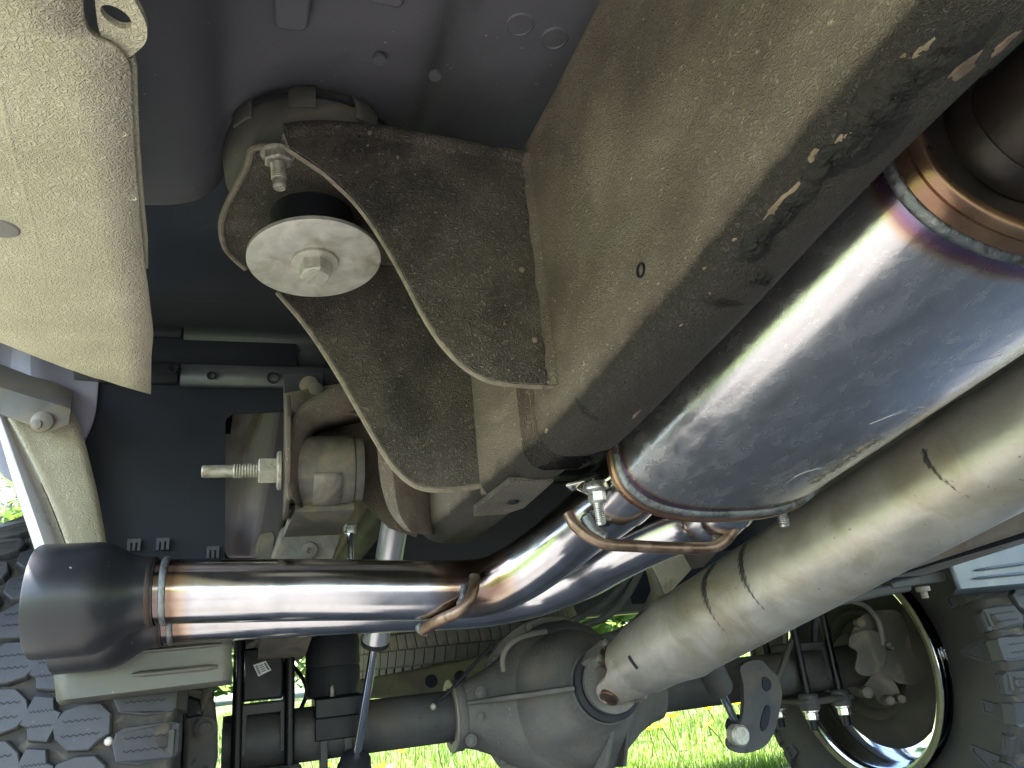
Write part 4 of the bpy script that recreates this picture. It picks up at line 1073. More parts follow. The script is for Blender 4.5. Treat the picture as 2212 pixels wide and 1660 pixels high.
for s, r in prof:
    ring_ = []
    for j in range(NS):
        a = 2 * math.pi * j / NS - math.pi
        ring_.append(J + ad * s + (u_ * math.cos(a) + w_ * math.sin(a)) * r)
        val = 0
        for pl, wd, st in marks:
            best = 9; fade = 1
            for q_, ((s0, a0), (s1, a1)) in enumerate(zip(pl, pl[1:])):
                if (a1 - a0) > math.pi: a1 -= 2 * math.pi
                if (a1 - a0) < -math.pi: a1 += 2 * math.pi
                ax_, ay_ = s0, 0.0; bx_, by_ = s1, (a1 - a0) * RD
                l2 = (bx_ - ax_) ** 2 + (by_ - ay_) ** 2
                tt = max(0, min(1, ((s - ax_) * (bx_ - ax_) + (((a - a0 + math.pi) % (2 * math.pi) - math.pi) * RD) * by_) / l2))
                dd_ = math.hypot(s - ax_ - tt * (bx_ - ax_), ((a - a0 + math.pi) % (2 * math.pi) - math.pi) * RD - tt * by_)
                if dd_ < best: best = dd_; fade = 1.15 - .75 * (q_ + tt) / (len(pl) - 1)
            wd_ = wd * (.5 + fade)
            val = max(val, st * min(1, fade + .12) * (.86 + .14 * math.sin(a * 41 + s * 700)) * (.86 + .14 * math.sin(s * 2600)) * max(0, 1.2 - .45 * best / wd_) if best < wd_ * 2.6 else 0)
        sc_.append(val)
    secs.append(ring_)
MB().add(rings(secs), scuff=sc_).build('tube', MT['alu'], ds, angle=50)
# end yoke: two ears, bearing caps
side_v = Vector((-.62, -.42, -.66))
e1 = (side_v - ad * side_v.dot(ad)).normalized()
e2 = ad.cross(e1).normalized()
for sg in (-1, 1):
    secs = []
    for d_h, w2 in ((.058, .046), (.045, .043), (.032, .034), (.018, .0275), (0, .0262), (-.010, .0235), (-.018, .0165), (-.0235, .006)):
        ro = .0545; ri = .040
        out_ = [J + ad * d_h + (e1 * sg * math.cos(q_) + e2 * math.sin(q_)) * ro for q_ in [math.asin(w2 / ro) * (k / 4 - 1) for k in range(9)]]
        in_ = [J + ad * d_h + e2 * (w2 * (1 - k / 4)) + e1 * sg * (ri if d_h < .04 else .03) for k in range(9)]
        secs.append(out_ + in_)
    yk = make('yoke_ear', *rings(secs), MT['alu'], ds, angle=50, bevel=.0012)
    MB().add(lathe([(.0165, -.01), (.0165, .0145), (.0148, .0155), (.0138, .0132), (.0005, .0128)], J + e1 * sg * .0435, e1 * sg, 32)).build('bearing_cap', MT['rod'], yk)
uj = MB()
uj.add(tube([J - e1 * .045, J + e1 * .045], .0125, 20)).add(tube([J - e2 * .05, J + e2 * .05], .0125, 20)).add(lathe([(.02, -.02), (.02, .02)], J, ad, 20))
uj.build('cross_joint', MT['rod'], ds)
# slot plate on the neck
q = [at(x, y, X=.55) for x, y in [(1352, 1418), (1358, 1417), (1372, 1446), (1366, 1450)]]
ss_, aa = ang(1358, 1434)
# ------------------------------------------------------------------ rear axle
AY, AZ = 1.54, .42
ax_ = thing('rear_axle', 'grey cast axle housing with ribbed pinion nose and long tubes to both wheels', 'axle', (.58, AY, AZ))
MB().add(tube([(-.06, AY, AZ), (.36, AY, AZ)], .046, 40)).build('axle_tube', MT['axle'], ax_)
MB().add(tube([(.80, AY, AZ), (1.36, AY, AZ)], .046, 40)).build('axle_tube', MT['axle'], ax_)
CX = .585
hp_ = [(.355, .058), (.358, .064), (.372, .064), (.376, .060), (.40, .066), (.44, .083), (.48, .108), (.51, .130), (.54, .147), (.57, .156), (.60, .158), (.63, .153), (.66, .138), (.70, .108), (.74, .08), (.78, .062), (.80, .058), (.803, .05)]
MB().add(lathe([(r, x) for x, r in hp_], (0, AY, AZ), (1, 0, 0), 64)).build('housing', MT['cast'], ax_, angle=50)
PN = J - ad * .052
nose = (PN - Vector((CX, AY - .03, AZ + .01)))
base_c = Vector((CX, AY - .04, AZ + .005))
nd = nose.normalized(); nl = nose.length
MB().add(lathe([(.135, 0), (.125, nl * .3), (.10, nl * .58), (.078, nl * .78), (.064, nl * .9), (.062, nl * .97), (.066, nl * .985), (.064, nl)], base_c, nd, 56)).build('pinion_nose', MT['cast'], ax_, angle=50)
MB().add(lathe([(.0635, -.002), (.0635, .012), (.055, .016), (.05, .014)], base_c + nd * nl, nd, 56)).build('pinion_seal', MT['rubber'], ax_)
pf = MB().add(lathe([(.05, .012), (.052, .018), (.052, .028), (.03, .03)], base_c + nd * nl, nd, 48))
for sg in (-1, 1):
    pf.add(box(J + e2 * sg * .047 - ad * .016, (.03, .022, .034), ax=(e1, e2, ad)))
    pf.add(box(J + e2 * sg * .050 + ad * .004, (.044, .014, .010), ax=(e1, e2, ad)))
    for s2 in (-1, 1):
        pf.add(lathe([(.0065, 0), (.0065, .012), (.004, .013)], J + e2 * sg * .05 + e1 * s2 * .0185 + ad * .008, ad, 6))
pf.build('pinion_flange', MT['cast'], ax_, bevel=.001)
# casting ribs
def ribplate(pts, vec, name='casting_rib', m='cast'):
    return make(name, *plate(pts, vec), MT[m], ax_, bevel=.0025)
z_ = AZ + .018
ribplate([(.37, AY - .064, z_), (.40, AY - .102, z_ + .002), (.432, AY - .146, z_ + .005), (.466, AY - .192, z_ + .008), (.495, AY - .226, z_ + .011), (.518, AY - .252, z_ + .013), (.56, AY - .12, z_ + .01)], (0, 0, .009))
ribplate([(.80, AY - .052, z_), (.72, AY - .11, z_), tuple(base_c + nd * nl * .9 + Vector((.055, 0, .0))), (.62, AY - .1, z_)], (0, 0, .008))
b_ = base_c + nd * nl * .93 + Vector((.012, 0, -.058))
ribplate([tuple(b_), (.596, AY - .15, AZ - .115), (.59, AY - .06, AZ - .165), (.59, AY, AZ - .12), (.594, AY - .14, AZ - .05)], (.009, 0, 0))
b_ = base_c + nd * nl * .86 + Vector((.03, 0, .058))
ribplate([tuple(b_), (.600, AY - .13, AZ + .115), (.600, AY - .02, AZ + .16), (.600, AY - .05, AZ + .05)], (.010, 0, 0))
b_ = base_c + nd * nl * .9 + Vector((.05, 0, -.03))
ribplate([tuple(b_), (.66, AY - .10, AZ - .12), (.67, AY - .02, AZ - .13), (.65, AY - .06, AZ - .02)], (.009, .004, 0))
hk = spline([at(1088, 1450, Y=1.405), at(1086, 1425, Y=1.395), at(1094, 1402, Y=1.39), at(1112, 1384, Y=1.39), at(1140, 1372, Y=1.395), at(1180, 1364, Y=1.41)][::1], 5)
make('casting_lug', *tube(hk, .0052, 12, flat=.8), MT['cast'], ax_)
for px, py in ((1039, 1497), (1038, 1547), (1018, 1600)):
    p = at(px, py, Y=1.475)
    MB().add(lathe([(.011, -.004), (.011, .002), (.007, .0025), (.007, .009), (.005, .010)], p, (-.35, -1, .05), 18)).build('plug_bolt', MT['cast'], ax_, angle=30)
MB().add(ringlathe([(.150, -.012), (.168, -.010), (.168, .008), (.150, .012)], (CX, AY + .03, AZ), (0, 1, 0), 64)).build('cover_flange', MT['cast'], ax_)
for k in range(10):
    a = 2 * math.pi * k / 10
    MB().add(lathe([(.009, 0), (.009, .009), (.007, .01)], (CX + .158 * math.cos(a), AY + .018, AZ + .158 * math.sin(a)), (0, -1, 0), 6)).build('cover_bolt', MT['cast'], ax_, angle=25)
# perches, U bolt bosses, shock brackets
def perch(cx, sgn):
    for lx in (-.043, .043):
        MB().add(lathe([(.019, 0), (.021, .004), (.021, .03), (.017, .034)], (cx + lx, AY - .055, AZ - .075), (0, 0, 1), 20)).build('bolt_boss', MT['axle'], ax_)
    make('bolt_plate', *box((cx, AY, AZ - .058), (.13, .15, .014)), MT['axle'], ax_, bevel=.004)
    make('spring_perch', *plate([(cx - .04, AY - .05, AZ - .02), (cx - .04, AY - .05, AZ + .062), (cx + .04, AY - .05, AZ + .062), (cx + .04, AY - .05, AZ - .02), (cx + .028, AY - .05, AZ - .02), (cx + .028, AY - .05, AZ + .045), (cx - .028, AY - .05, AZ + .045), (cx - .028, AY - .05, AZ - .02)], (0, .1, 0)), MT['axle'], ax_, bevel=.002)
perch(.008, 1)
perch(1.185, -1)
for px in (912, 1140):
    pass
fin = [at(x, y, Y=1.49) for x, y in [(690, 1560), (698, 1552), (706, 1560), (710, 1700), (694, 1700)]]
make('shock_bracket', *plate(fin, (.004, .1, 0)), MT['axle'], ax_, bevel=.001)
fin = [at(x, y, Y=1.49) for x, y in [(742, 1556), (750, 1550), (758, 1560), (764, 1700), (748, 1700)]]
make('shock_bracket', *plate(fin, (.004, .1, 0)), MT['axle'], ax_, bevel=.001)
MB().add(ringlathe([(.05, .352), (.0655, .352), (.0665, .3545), (.0655, .357), (.05, .357)], (0, AY, AZ), (1, 0, 0), 64)).build('joint_ring', MT['greyplastic'], ax_)
MB().add(lathe([(.006, 0), (.006, .006), (.003, .009)], at(935, 1528, Y=1.494), (0, -1, .2), 10)).build('breather', MT['zinc'], ax_)
# right shock bracket with its two slots
RBY = 1.42
ob = smooth_outline([at(x, y, Y=RBY) for x, y in [(1668, 1450), (1682, 1465), (1690, 1500), (1684, 1540), (1672, 1585), (1650, 1615), (1612, 1628), (1580, 1622), (1574, 1600), (1594, 1580), (1606, 1540), (1606, 1480), (1600, 1440), (1640, 1425)]], 3)
make('shock_bracket', *plate(ob, (.0, .012, .002)), MT['axle'], ax_, bevel=.002)
for sl_ in ([(1650, 1462), (1664, 1470), (1666, 1486), (1656, 1494), (1648, 1482)], [(1655, 1525), (1664, 1530), (1660, 1565), (1648, 1580), (1644, 1560)]):
    make('bracket_slot', *plate(smooth_outline([at(x, y, Y=RBY - .0025) for x, y in sl_], 4), (0, .004, 0)), MT['liner'], ax_)
MB().add(lathe([(.02, 0), (.02, .02), (.016, .024)], at(1588, 1588, Y=RBY - .002), (0, -1, 0), 24)).build('shock_pin', MT['zinc'], ax_)

# ------------------------------------------------------------------ driveshaft data slot
def on_tube(px, py, r=RD):
    s, a = ang(px, py)
    rr = .0592
    return J + ad * s + (u_ * math.cos(a) + w_ * math.sin(a)) * rr
sl_ = [on_tube(1353, 1419), on_tube(1359, 1430), on_tube(1366, 1440), on_tube(1373, 1449)]
make('balance_slot', *tube(spline(sl_, 4), .0032, 8), MT['liner'], ds)

# ------------------------------------------------------------------ U bolts, lift block, air spring, shocks
def ubolt(cx, y, ztop, zbot, label, nut=False, h=.0435, grp='U bolts over the axle'):
    t = thing('axle_bolt', label, 'U bolt', (cx, y, ztop), grp)
    pts = [(cx - h, y, zbot), (cx - h, y, ztop - .05), (cx - h, y, ztop - .02), (cx - h + .012, y, ztop - .003), (cx, y, ztop), (cx + h - .012, y, ztop - .003), (cx + h, y, ztop - .02), (cx + h, y, ztop - .05), (cx + h, y, zbot)]
    MB().add(tube(spline(pts, 5), .0088, 16)).build('rod', MT['blackpaint'], t)
    if nut:
        for sx in (-h, h):
            nn = MB().add(lathe([(.017, 0), (.017, -.003)], (cx + sx, y, zbot + .04), (0, 0, 1), 20)).add(lathe([(.0125, -.003), (.0135, -.006), (.0135, -.018), (.012, -.02)], (cx + sx, y, zbot + .04), (0, 0, 1), 6, phase=.4)).build('nut', MT['brightzinc'], t, angle=25)
    return t
ubolt(.008, 1.485, .642, .33, 'front black U bolt round the lift block under the left spring')
ubolt(.008, 1.60, .642, .33, 'rear black U bolt behind the lift block under the left spring')
ubolt(1.185, 1.485, .64, .305, 'U bolt with bright nuts below it, in front of the muddy brake caliper', True)
ubolt(1.185, 1.60, .64, .305, 'U bolt hidden behind the one with the bright nuts by the brake caliper', True)
lb = thing('lift_block', 'black lift block between the U bolt legs with a white printed sticker', 'lift block', (.012, 1.53, .52))
make('block', *box((.006, 1.54, .531), (.068, .13, .088)), MT['blackpaint'], lb, bevel=.004)
sk = [at(x, y, Y=1.472) for x, y in [(547, 1437), (574, 1428), (586, 1448), (558, 1462)]]
stk = make('sticker', *plate(sk, (0, .0012, 0)), MT['paper'], lb)
def q4(a, b):
    return sk[0].lerp(sk[1], a).lerp(sk[3].lerp(sk[2], a), b)
for k, (a0, a1) in enumerate(((.08, .12), (.15, .22), (.25, .28), (.78, .92))):
    make('print_bar', *plate([q4(a0, .12) , q4(a1, .12), q4(a1, .9), q4(a0, .9)], (0, -.0006, 0)), MT['ink'], stk)
for b0 in (.2, .38, .56, .74):
    make('print_line', *plate([q4(.36, b0), q4(.7, b0), q4(.7, b0 + .08), q4(.36, b0 + .08)], (0, -.0006, 0)), MT['ink'], stk)
asp = thing('bump_stop', 'black cylindrical helper spring standing on the axle beside the silver shock rod', 'helper spring', (.135, 1.56, .5))
c0 = Vector((.132, 1.545, .478))
MB().add(lathe([(.045, 0), (.05, .004), (.0505, .05), (.0485, .054), (.0505, .058), (.0505, .1), (.047, .108), (.04, .112)], c0, (0, 0, 1), 48)).build('bellows', MT['rubber'], asp)
MB().add(lathe([(.05, .108), (.064, .112), (.066, .12), (.066, .135), (.03, .15)], c0, (0, 0, 1), 48)).build('top_cap', MT['blackpaint'], asp)
make('foot_bracket', *box((.137, 1.505, .463), (.088, .1, .034)), MT['blackpaint'], asp, bevel=.003)
make('foot_plate', *box((.137, 1.492, .436), (.084, .012, .055)), MT['blackpaint'], asp, bevel=.002)
p = at(717, 1522, Y=1.485)
sb = MB().add(lathe([(.0125, 0), (.0125, .003)], p, (0, 0, 1), 20)).add(lathe([(.0095, .003), (.0095, .012)], p, (0, 0, 1), 6)).add(thread(p + Vector((0, 0, .012)), (0, 0, 1), .0055, .018, .002)).build('foot_stud', MT['brightzinc'], asp, angle=25)

sh = thing('shock_absorber', 'silver shock absorber with a thin shiny rod, in front of the spare tyre', 'shock absorber', at(790, 1500, Y=1.46))
s0, s1 = at(768, 1645, Y=1.46), at(812, 1378, Y=1.33)
sdv = (s1 - s0).normalized()
MB().add(tube([s0, s1], .0074, 16)).build('rod', MT['chrome'], sh)
s2 = s1 + sdv * .30
MB().add(lathe([(.012, -.012), (.0225, -.012), (.0235, -.008), (.0235, .0), (.0225, .002), (.0225, .3), (.015, .31)], s1, sdv, 32)).build('body', MT['shocksilver'], sh)
MB().add(lathe([(.0228, -.012), (.0242, -.0115), (.0242, -.004), (.0228, -.003)], s1, sdv, 32)).build('dust_ring', MT['rubber'], sh)
MB().add(lathe([(.016, .01), (.026, .006), (.028, -.004), (.022, -.008), (.03, -.012), (.03, -.04)], s0, sdv, 24)).build('lower_mount', MT['rubber'], sh)
sh2 = thing('shock_absorber', 'far shock absorber with black rubber boot beside the slotted bracket', 'shock absorber', at(1580, 1550, Y=1.46))
s0, s1 = at(1592, 1568, Y=1.44), at(1552, 1480, Y=1.36)
MB().add(tube([s0, s1], .008, 14)).build('rod', MT['chrome'], sh2)
sdv = (s1 - s0).normalized()
MB().add(lathe([(.022, -.034), (.026, -.028), (.02, -.022), (.026, -.014), (.019, -.008), (.024, .002), (.012, .006)], s0, sdv, 24)).build('boot', MT['rubber'], sh2)
MB().add(lathe([(.022, 0), (.026, .004), (.026, .2), (.02, .21)], s1 - sdv * .01, sdv, 24)).build('body', MT['axle'], sh2)

# ------------------------------------------------------------------ wheels
def Rv(v):
    a = abs(v)
    return .42 - .006 * (a / .15) ** 2 - (.012 * ((a - .12) / .03) ** 2 if a > .12 else 0)
def block_mesh(name, poly, depth=.0135, sipes=True, taper=.0022, parent=None, wall=False):
    """poly: (u along the tread, v across) in metres; u=0 is the top of the wheel, wheel axis = X"""
    n = len(poly)
    cu = sum(p[0] for p in poly) / n; cv = sum(p[1] for p in poly) / n
    def pos(u, v, r_off):
        a = u / .42
        r = Rv(v) + r_off
        return Vector((v, -math.sin(a) * r, math.cos(a) * r))
    V, F, Mi = [], [], []
    def off(p, k):
        d = math.hypot(p[0] - cu, p[1] - cv) or 1
        return (p[0] + (p[0] - cu) / d * k, p[1] + (p[1] - cv) / d * k)
    for k, h in ((taper * 1.6, -depth), (.0018, -.0016), (.0004, 0)):
        V += [pos(*off(p, k), h) for p in poly]
    for r_ in (0, 1):
        for j in range(n): F.append((r_ * n + j, r_ * n + (j + 1) % n, (r_ + 1) * n + (j + 1) % n, (r_ + 1) * n + j))
    F.append(tuple(2 * n + j for j in range(n)))
    Mi = [0] * len(F)
    if sipes:
        us = [p[0] for p in poly]; vs = [p[1] for p in poly]
        for fu in ((.34, .67) if n > 6 else (.5,)):
            u0 = min(us) + (max(us) - min(us)) * fu
            v0, v1 = min(vs) + .16 * (max(vs) - min(vs)), max(vs) - .16 * (max(vs) - min(vs))
            m = 12
            for k in range(m):
                va, vb = v0 + (v1 - v0) * k / m, v0 + (v1 - v0) * (k + 1) / m
                za, zb = (.0013 if k % 2 else -.0013), (-.0013 if k % 2 else .0013)
                b0 = len(V)
                V += [pos(u0 + za - .0005, va, .00025), pos(u0 + zb - .0005, vb, .00025), pos(u0 + zb + .0005, vb, .00025), pos(u0 + za + .0005, va, .00025)]
                F.append((b0, b0 + 1, b0 + 2, b0 + 3)); Mi.append(1)
    me = bpy.data.meshes.new(name)
    me.from_pydata(V, [], F)
    me.materials.append(MT['tyre']); me.materials.append(MT['sipe'])
    me.polygons.foreach_set('material_index', Mi)
    bm = bmesh.new(); bm.from_mesh(me); bmesh.ops.recalc_face_normals(bm, faces=[f for f in bm.faces if f.material_index == 0]); bm.to_mesh(me); bm.free()
    return me
NP = 44
PI2 = 2 * math.pi
SH1 = [(-.021, .096), (-.024, .148), (-.022, .156), (.012, .156), (.019, .150), (.021, .116), (.016, .090), (-.004, .084), (-.016, .087)]
SH2 = [(-.020, .094), (-.022, .146), (-.018, .150), (.016, .150), (.022, .148), (.023, .118), (.018, .088), (.002, .080), (-.014, .084)]
CN1 = [(-.020, .026), (-.025, .044), (-.024, .064), (-.012, .076), (.010, .077), (.016, .066), (.026, .056), (.024, .034), (.010, .020), (-.006, .015)]
CN2 = [(-.026, -.010), (-.022, .010), (-.008, .012), (-.004, .020), (.010, .016), (.026, .010), (.022, -.010), (.008, -.012), (.004, -.020), (-.010, -.016)]
def mir(p): return [(-u, -v) for u, v in p][::1]
TB = [block_mesh('tread_block', SH1), block_mesh('tread_block', SH2), block_mesh('tread_block', mir(SH1)), block_mesh('tread_block', mir(SH2)), block_mesh('tread_block', CN1), block_mesh('tread_block', CN2), block_mesh('tread_block', mir(CN1)), block_mesh('tread_block', mir(CN2))]
def lug(name, side, tall):
    mb = MB()
    v0 = .1545 * side
    hw = .018 if tall else .014
    secs = []
    for r_, x in ((.402, .1515), (.385, .1625 if tall else .159), (.366 if tall else .378, .163 if tall else .158), (.362 if tall else .374, .154)):
        secs.append([Vector((side * x, -u, r_)) for u in (-hw * (1 if r_ > .37 else .5), hw)] + [Vector((side * .145, u, r_)) for u in (-hw, hw * (1 if r_ > .37 else .5))])
    v, f = rings(secs)
    me = bpy.data.meshes.new(name); me.from_pydata([tuple(p) for p in v], [], f)
    me.materials.append(MT['sidewall'])
    bm = bmesh.new(); bm.from_mesh(me); bmesh.ops.recalc_face_normals(bm, faces=bm.faces); bm.to_mesh(me); bm.free()
    return me
LG = {(s, t): lug('side_lug', s, t) for s in (-1, 1) for t in (0, 1)}
def orn(name, side, kind):
    """raised sidewall block, tapering towards the rim, with a sunk middle"""
    o = [(-.022, .376), (.024, .376), (.008, .314), (-.002, .314)] if kind else [(-.012, .370), (.012, .370), (.012, .340), (-.012, .340)]
    c = (sum(p[0] for p in o) / 4, sum(p[1] for p in o) / 4)
    ii = [(c[0] + (u - c[0]) * .62, c[1] + (r_ - c[1]) * .7) for u, r_ in o]
    V = []
    for pts, x in ((o, .150), (o, .1600), (ii, .1605), (ii, .1575)):
        V += [Vector((side * (x - max(0, .335 - r_) * .12), u, r_)) for u, r_ in pts]
    F = [(k * 4 + i, k * 4 + (i + 1) % 4, k * 4 + 4 + (i + 1) % 4, k * 4 + 4 + i) for k in range(3) for i in range(4)] + [(12, 13, 14, 15)]
    me = bpy.data.meshes.new(name); me.from_pydata([tuple(p) for p in V], [], F); me.materials.append(MT['tyre'])
    bm = bmesh.new(); bm.from_mesh(me); bmesh.ops.recalc_face_normals(bm, faces=bm.faces); bm.to_mesh(me); bm.free()
    return me
OR = {(s, t): orn('sidewall_ornament', s, t) for s in (-1, 1) for t in (0, 1)}
def wheel(cx, label, inner, phase):
    """inner: +1 when the truck's inside is towards +X"""
    t = thing('wheel', label, 'wheel', (cx, AY, AZ))
    o = Vector((cx, AY, AZ))
    prof = [(.236, -.112), (.25, -.125), (.285, -.146), (.325, -.1545), (.36, -.155), (.385, -.152), (.398, -.149), (.4035, -.142), (.4055, -.13), (.407, -.1), (.408, -.05), (.4085, 0), (.408, .05), (.407, .1), (.4055, .13), (.4035, .142), (.398, .149), (.385, .152), (.36, .155), (.325, .1545), (.285, .146), (.25, .125), (.236, .112)]
    ty = MB().add(lathe(prof, o, (1, 0, 0), 128, caps=False)).build('tyre', [MT['sidewall'], MT['carcass']], t, angle=60, fmat=lambda p: 1 if math.hypot(p.center.y, p.center.z) > .4 else 0)
    def put(me, a):
        b = bpy.data.objects.new(me.name, me)
        COL.objects.link(b); b.parent = ty
        b.rotation_euler = (a, 0, 0)
        ORG[b.name] = o
    for k in range(NP):
        a = PI2 * k / NP + phase
        h = PI2 / NP / 2
        # alternate the two shoulder shapes; shoulder blocks of the two sides are staggered
        s = k % 2
        put(TB[s], a); put(TB[2 + (1 - s)], a + h)
        put(TB[4], a + h * 1.05); put(TB[6], a + h * .1)
        put(TB[5], a + h * .55)
        put(LG[(1, s)], a); put(LG[(-1, 1 - s)], a + h)
        if inner == -1 and k % 2 == 0: put(OR[(-1, (k // 2) % 2)], a + h * 1.0)
    return t, ty, o
wl, tl, ol = wheel(-.255, 'mud terrain wheel at the lower left, tread facing the camera under the black tips', 1, .05)
wr, tr, orr = wheel(1.48, 'far mud terrain wheel at the lower right showing its inner sidewall and bright rim', -1, .02)
def rim(t, o, inner):
    s = inner
    MB().add(lathe([(.225, s * .118), (.24, s * .122), (.243, s * .116), (.238, s * .108), (.226, s * .1), (.224, s * .085), (.215, s * .07), (.205, s * .03), (.205, s * -.02), (.217, s * -.06), (.221, s * -.11), (.24, s * -.118), (.243, s * -.112), (.2465, s * -.118), (.225, s * -.125), (.213, s * -.1), (.2, s * -.03), (.2, s * .03), (.211, s * .075), (.22, s * .09), (.222, s * .105)], o, (1, 0, 0), 96, caps=False)).build('rim_barrel', MT['chrome'], t, angle=50)
    MB().add(ringlathe([(.232, s * .124), (.2425, s * .128), (.247, s * .123), (.2405, s * .116)], o, (1, 0, 0), 96)).build('rim_edge', MT['olive'] , t, angle=50)
    MB().add(lathe([(.001, s * -.07), (.085, s * -.07), (.09, s * -.085), (.08, s * -.1), (.001, s * -.1)], o, (1, 0, 0), 48)).build('hub_disc', MT['chrome'], t)
    for k in range(6):
        a = PI2 * k / 6 + .35
        d = Vector((0, math.cos(a), math.sin(a)))
        tn = Vector((0, -math.sin(a), math.cos(a)))
        make('spoke', *box(o + d * .145 + Vector((s * -.09, 0, 0)), (.03, .14, .055), ax=(Vector((1, 0, 0)), d, tn)), MT['chrome'], t, bevel=.006)
rim(wl, ol, 1)
rim(wr, orr + Vector((-.03, 0, 0)), -1)
# pebbles caught in the left tread
for px, py in ((359, 2), ):
    pass
for px, py, s in ((218, 1582, .0065), (236, 1602, .0055)):
    p = at(px, py, Y=1.135)
    dirv = Vector((0, p.y - AY, p.z - AZ)); dirv = dirv.normalized() * .412
    c = Vector((p.x, AY + dirv.y, AZ + dirv.z))
    bmp = MB().add(lathe([(.3 * s, -s), (.85 * s, -.6 * s), (s, 0), (.8 * s, .6 * s), (.3 * s, .95 * s)], c, (.4, -.8, .3), 9)).build('stuck_pebble', MT['stone'], tl, angle=80)

# brakes
br = thing('brake_assembly', 'muddy brake caliper and round dust shield inside the bright rim of the far wheel', 'brake', orr + Vector((-.11, 0, 0)))
o = orr + Vector((-.095, 0, 0))
MB().add(lathe([(.06, -.03), (.075, -.03), (.08, -.012), (.1, -.01), (.108, -.022), (.122, -.024), (.13, -.012), (.15, -.006), (.178, -.003), (.185, 0), (.186, .006), (.18, .006)], o, (1, 0, 0), 72, caps=False)).build('dust_shield', MT['shielddark'], br, angle=50)
MB().add(lathe([(.175, .01), (.176, .032), (.1, .034)], o, (1, 0, 0), 64)).build('brake_disc', MT['spring'], br)
MB().add(lathe([(.05, -.06), (.07, -.055), (.072, -.02), (.06, 0)], o, (1, 0, 0), 40)).build('axle_end', MT['axle'], br)
YC = 1.40
def cp(pts, y=YC): return [at(x, y_, Y=y) for x, y_ in pts]
cal = smooth_outline(cp([(1862, 1330), (1905, 1318), (1945, 1325), (1968, 1380), (1980, 1440), (1985, 1478), (1950, 1478), (1930, 1470), (1900, 1440), (1870, 1450), (1846, 1440), (1850, 1410), (1832, 1395), (1838, 1370)]), 3)
make('caliper', *plate(cal, (.05, .04, 0)), MT['caliper'], br, bevel=.005)
cal = smooth_outline(cp([(1838, 1372), (1872, 1360), (1905, 1372), (1915, 1420), (1900, 1452), (1868, 1462), (1846, 1445), (1852, 1410), (1834, 1394)], YC - .02), 3)
make('piston_housing', *plate(cal, (.03, .03, 0)), MT['caliper'], br, bevel=.006)
for px, py, r_ in ((1852, 1345, .014), (1866, 1494, .016), (1914, 1511, .013), (1938, 1508, .012), (1910, 1392, .01), (1918, 1400, .007)):
    MB().add(lathe([(r_ * .7, 0), (r_ * .75, .004), (r_ * .7, .024), (r_ * .4, .027)], at(px, py, Y=YC - .01), (-.4, -1, -.05), 18)).build('slide_pin', MT['caliper'], br)
arm = smooth_outline(cp([(1900, 1440), (1930, 1470), (1945, 1500), (1938, 1520), (1905, 1522), (1890, 1500), (1870, 1505), (1855, 1490), (1870, 1478)], YC), 3)
make('caliper_arm', *plate(arm, (.02, .03, 0)), MT['caliper'], br, bevel=.004)
MB().add(tube(spline(cp([(1830, 1296), (1870, 1310), (1896, 1340), (1905, 1375), (1908, 1395)], YC - .02), 6), .0055, 10)).build('brake_hose', MT['hose'], br)
make('amber_sticker', *plate([at(x, y, X=o.x - .006) for x, y in [(1776, 1487 + 42), (1787, 1487 + 58), (1777, 1487 + 88), (1765, 1487 + 70)]], (.002, 0, 0)), MT['reflector'], br)
br2 = thing('brake_assembly', 'dark brake backing plate and bracket beside the inner edge of the left tyre', 'brake', ol + Vector((.13, 0, 0)))
o = ol + Vector((.12, 0, 0))
MB().add(lathe([(.05, .05), (.07, .045), (.08, .02), (.14, .014), (.17, .01), (.176, .0), (.17, -.006)], o, (1, 0, 0), 64)).build('backing_plate', MT['axle'], br2, angle=50)
pl_ = [at(x, y, Y=1.40) for x, y in [(394, 1478), (440, 1492), (462, 1520), (468, 1580), (468, 1640), (455, 1700), (392, 1700), (396, 1600)]]
make('caliper', *plate(pl_, (.0, .05, 0)), MT['axle'], br2, bevel=.008)
pl_ = [at(x, y, Y=1.385) for x, y in [(398, 1500), (432, 1512), (440, 1545), (400, 1555)]]
make('caliper_bridge', *plate(pl_, (0, .03, 0)), MT['blackpaint'], br2, bevel=.004)
MB().add(lathe([(.017, 0), (.017, .008), (.01, .009), (.0095, .018)], at(446, 1573, Y=1.39), (0, -1, 0), 20)).build('slide_bolt', MT['axle'], br2)
make('bracket_arm', *tube(spline([at(428, 1545, Y=1.39), at(442, 1510, Y=1.4), at(468, 1460, Y=1.42)], 5), .007, 10), MT['axle'], br2)

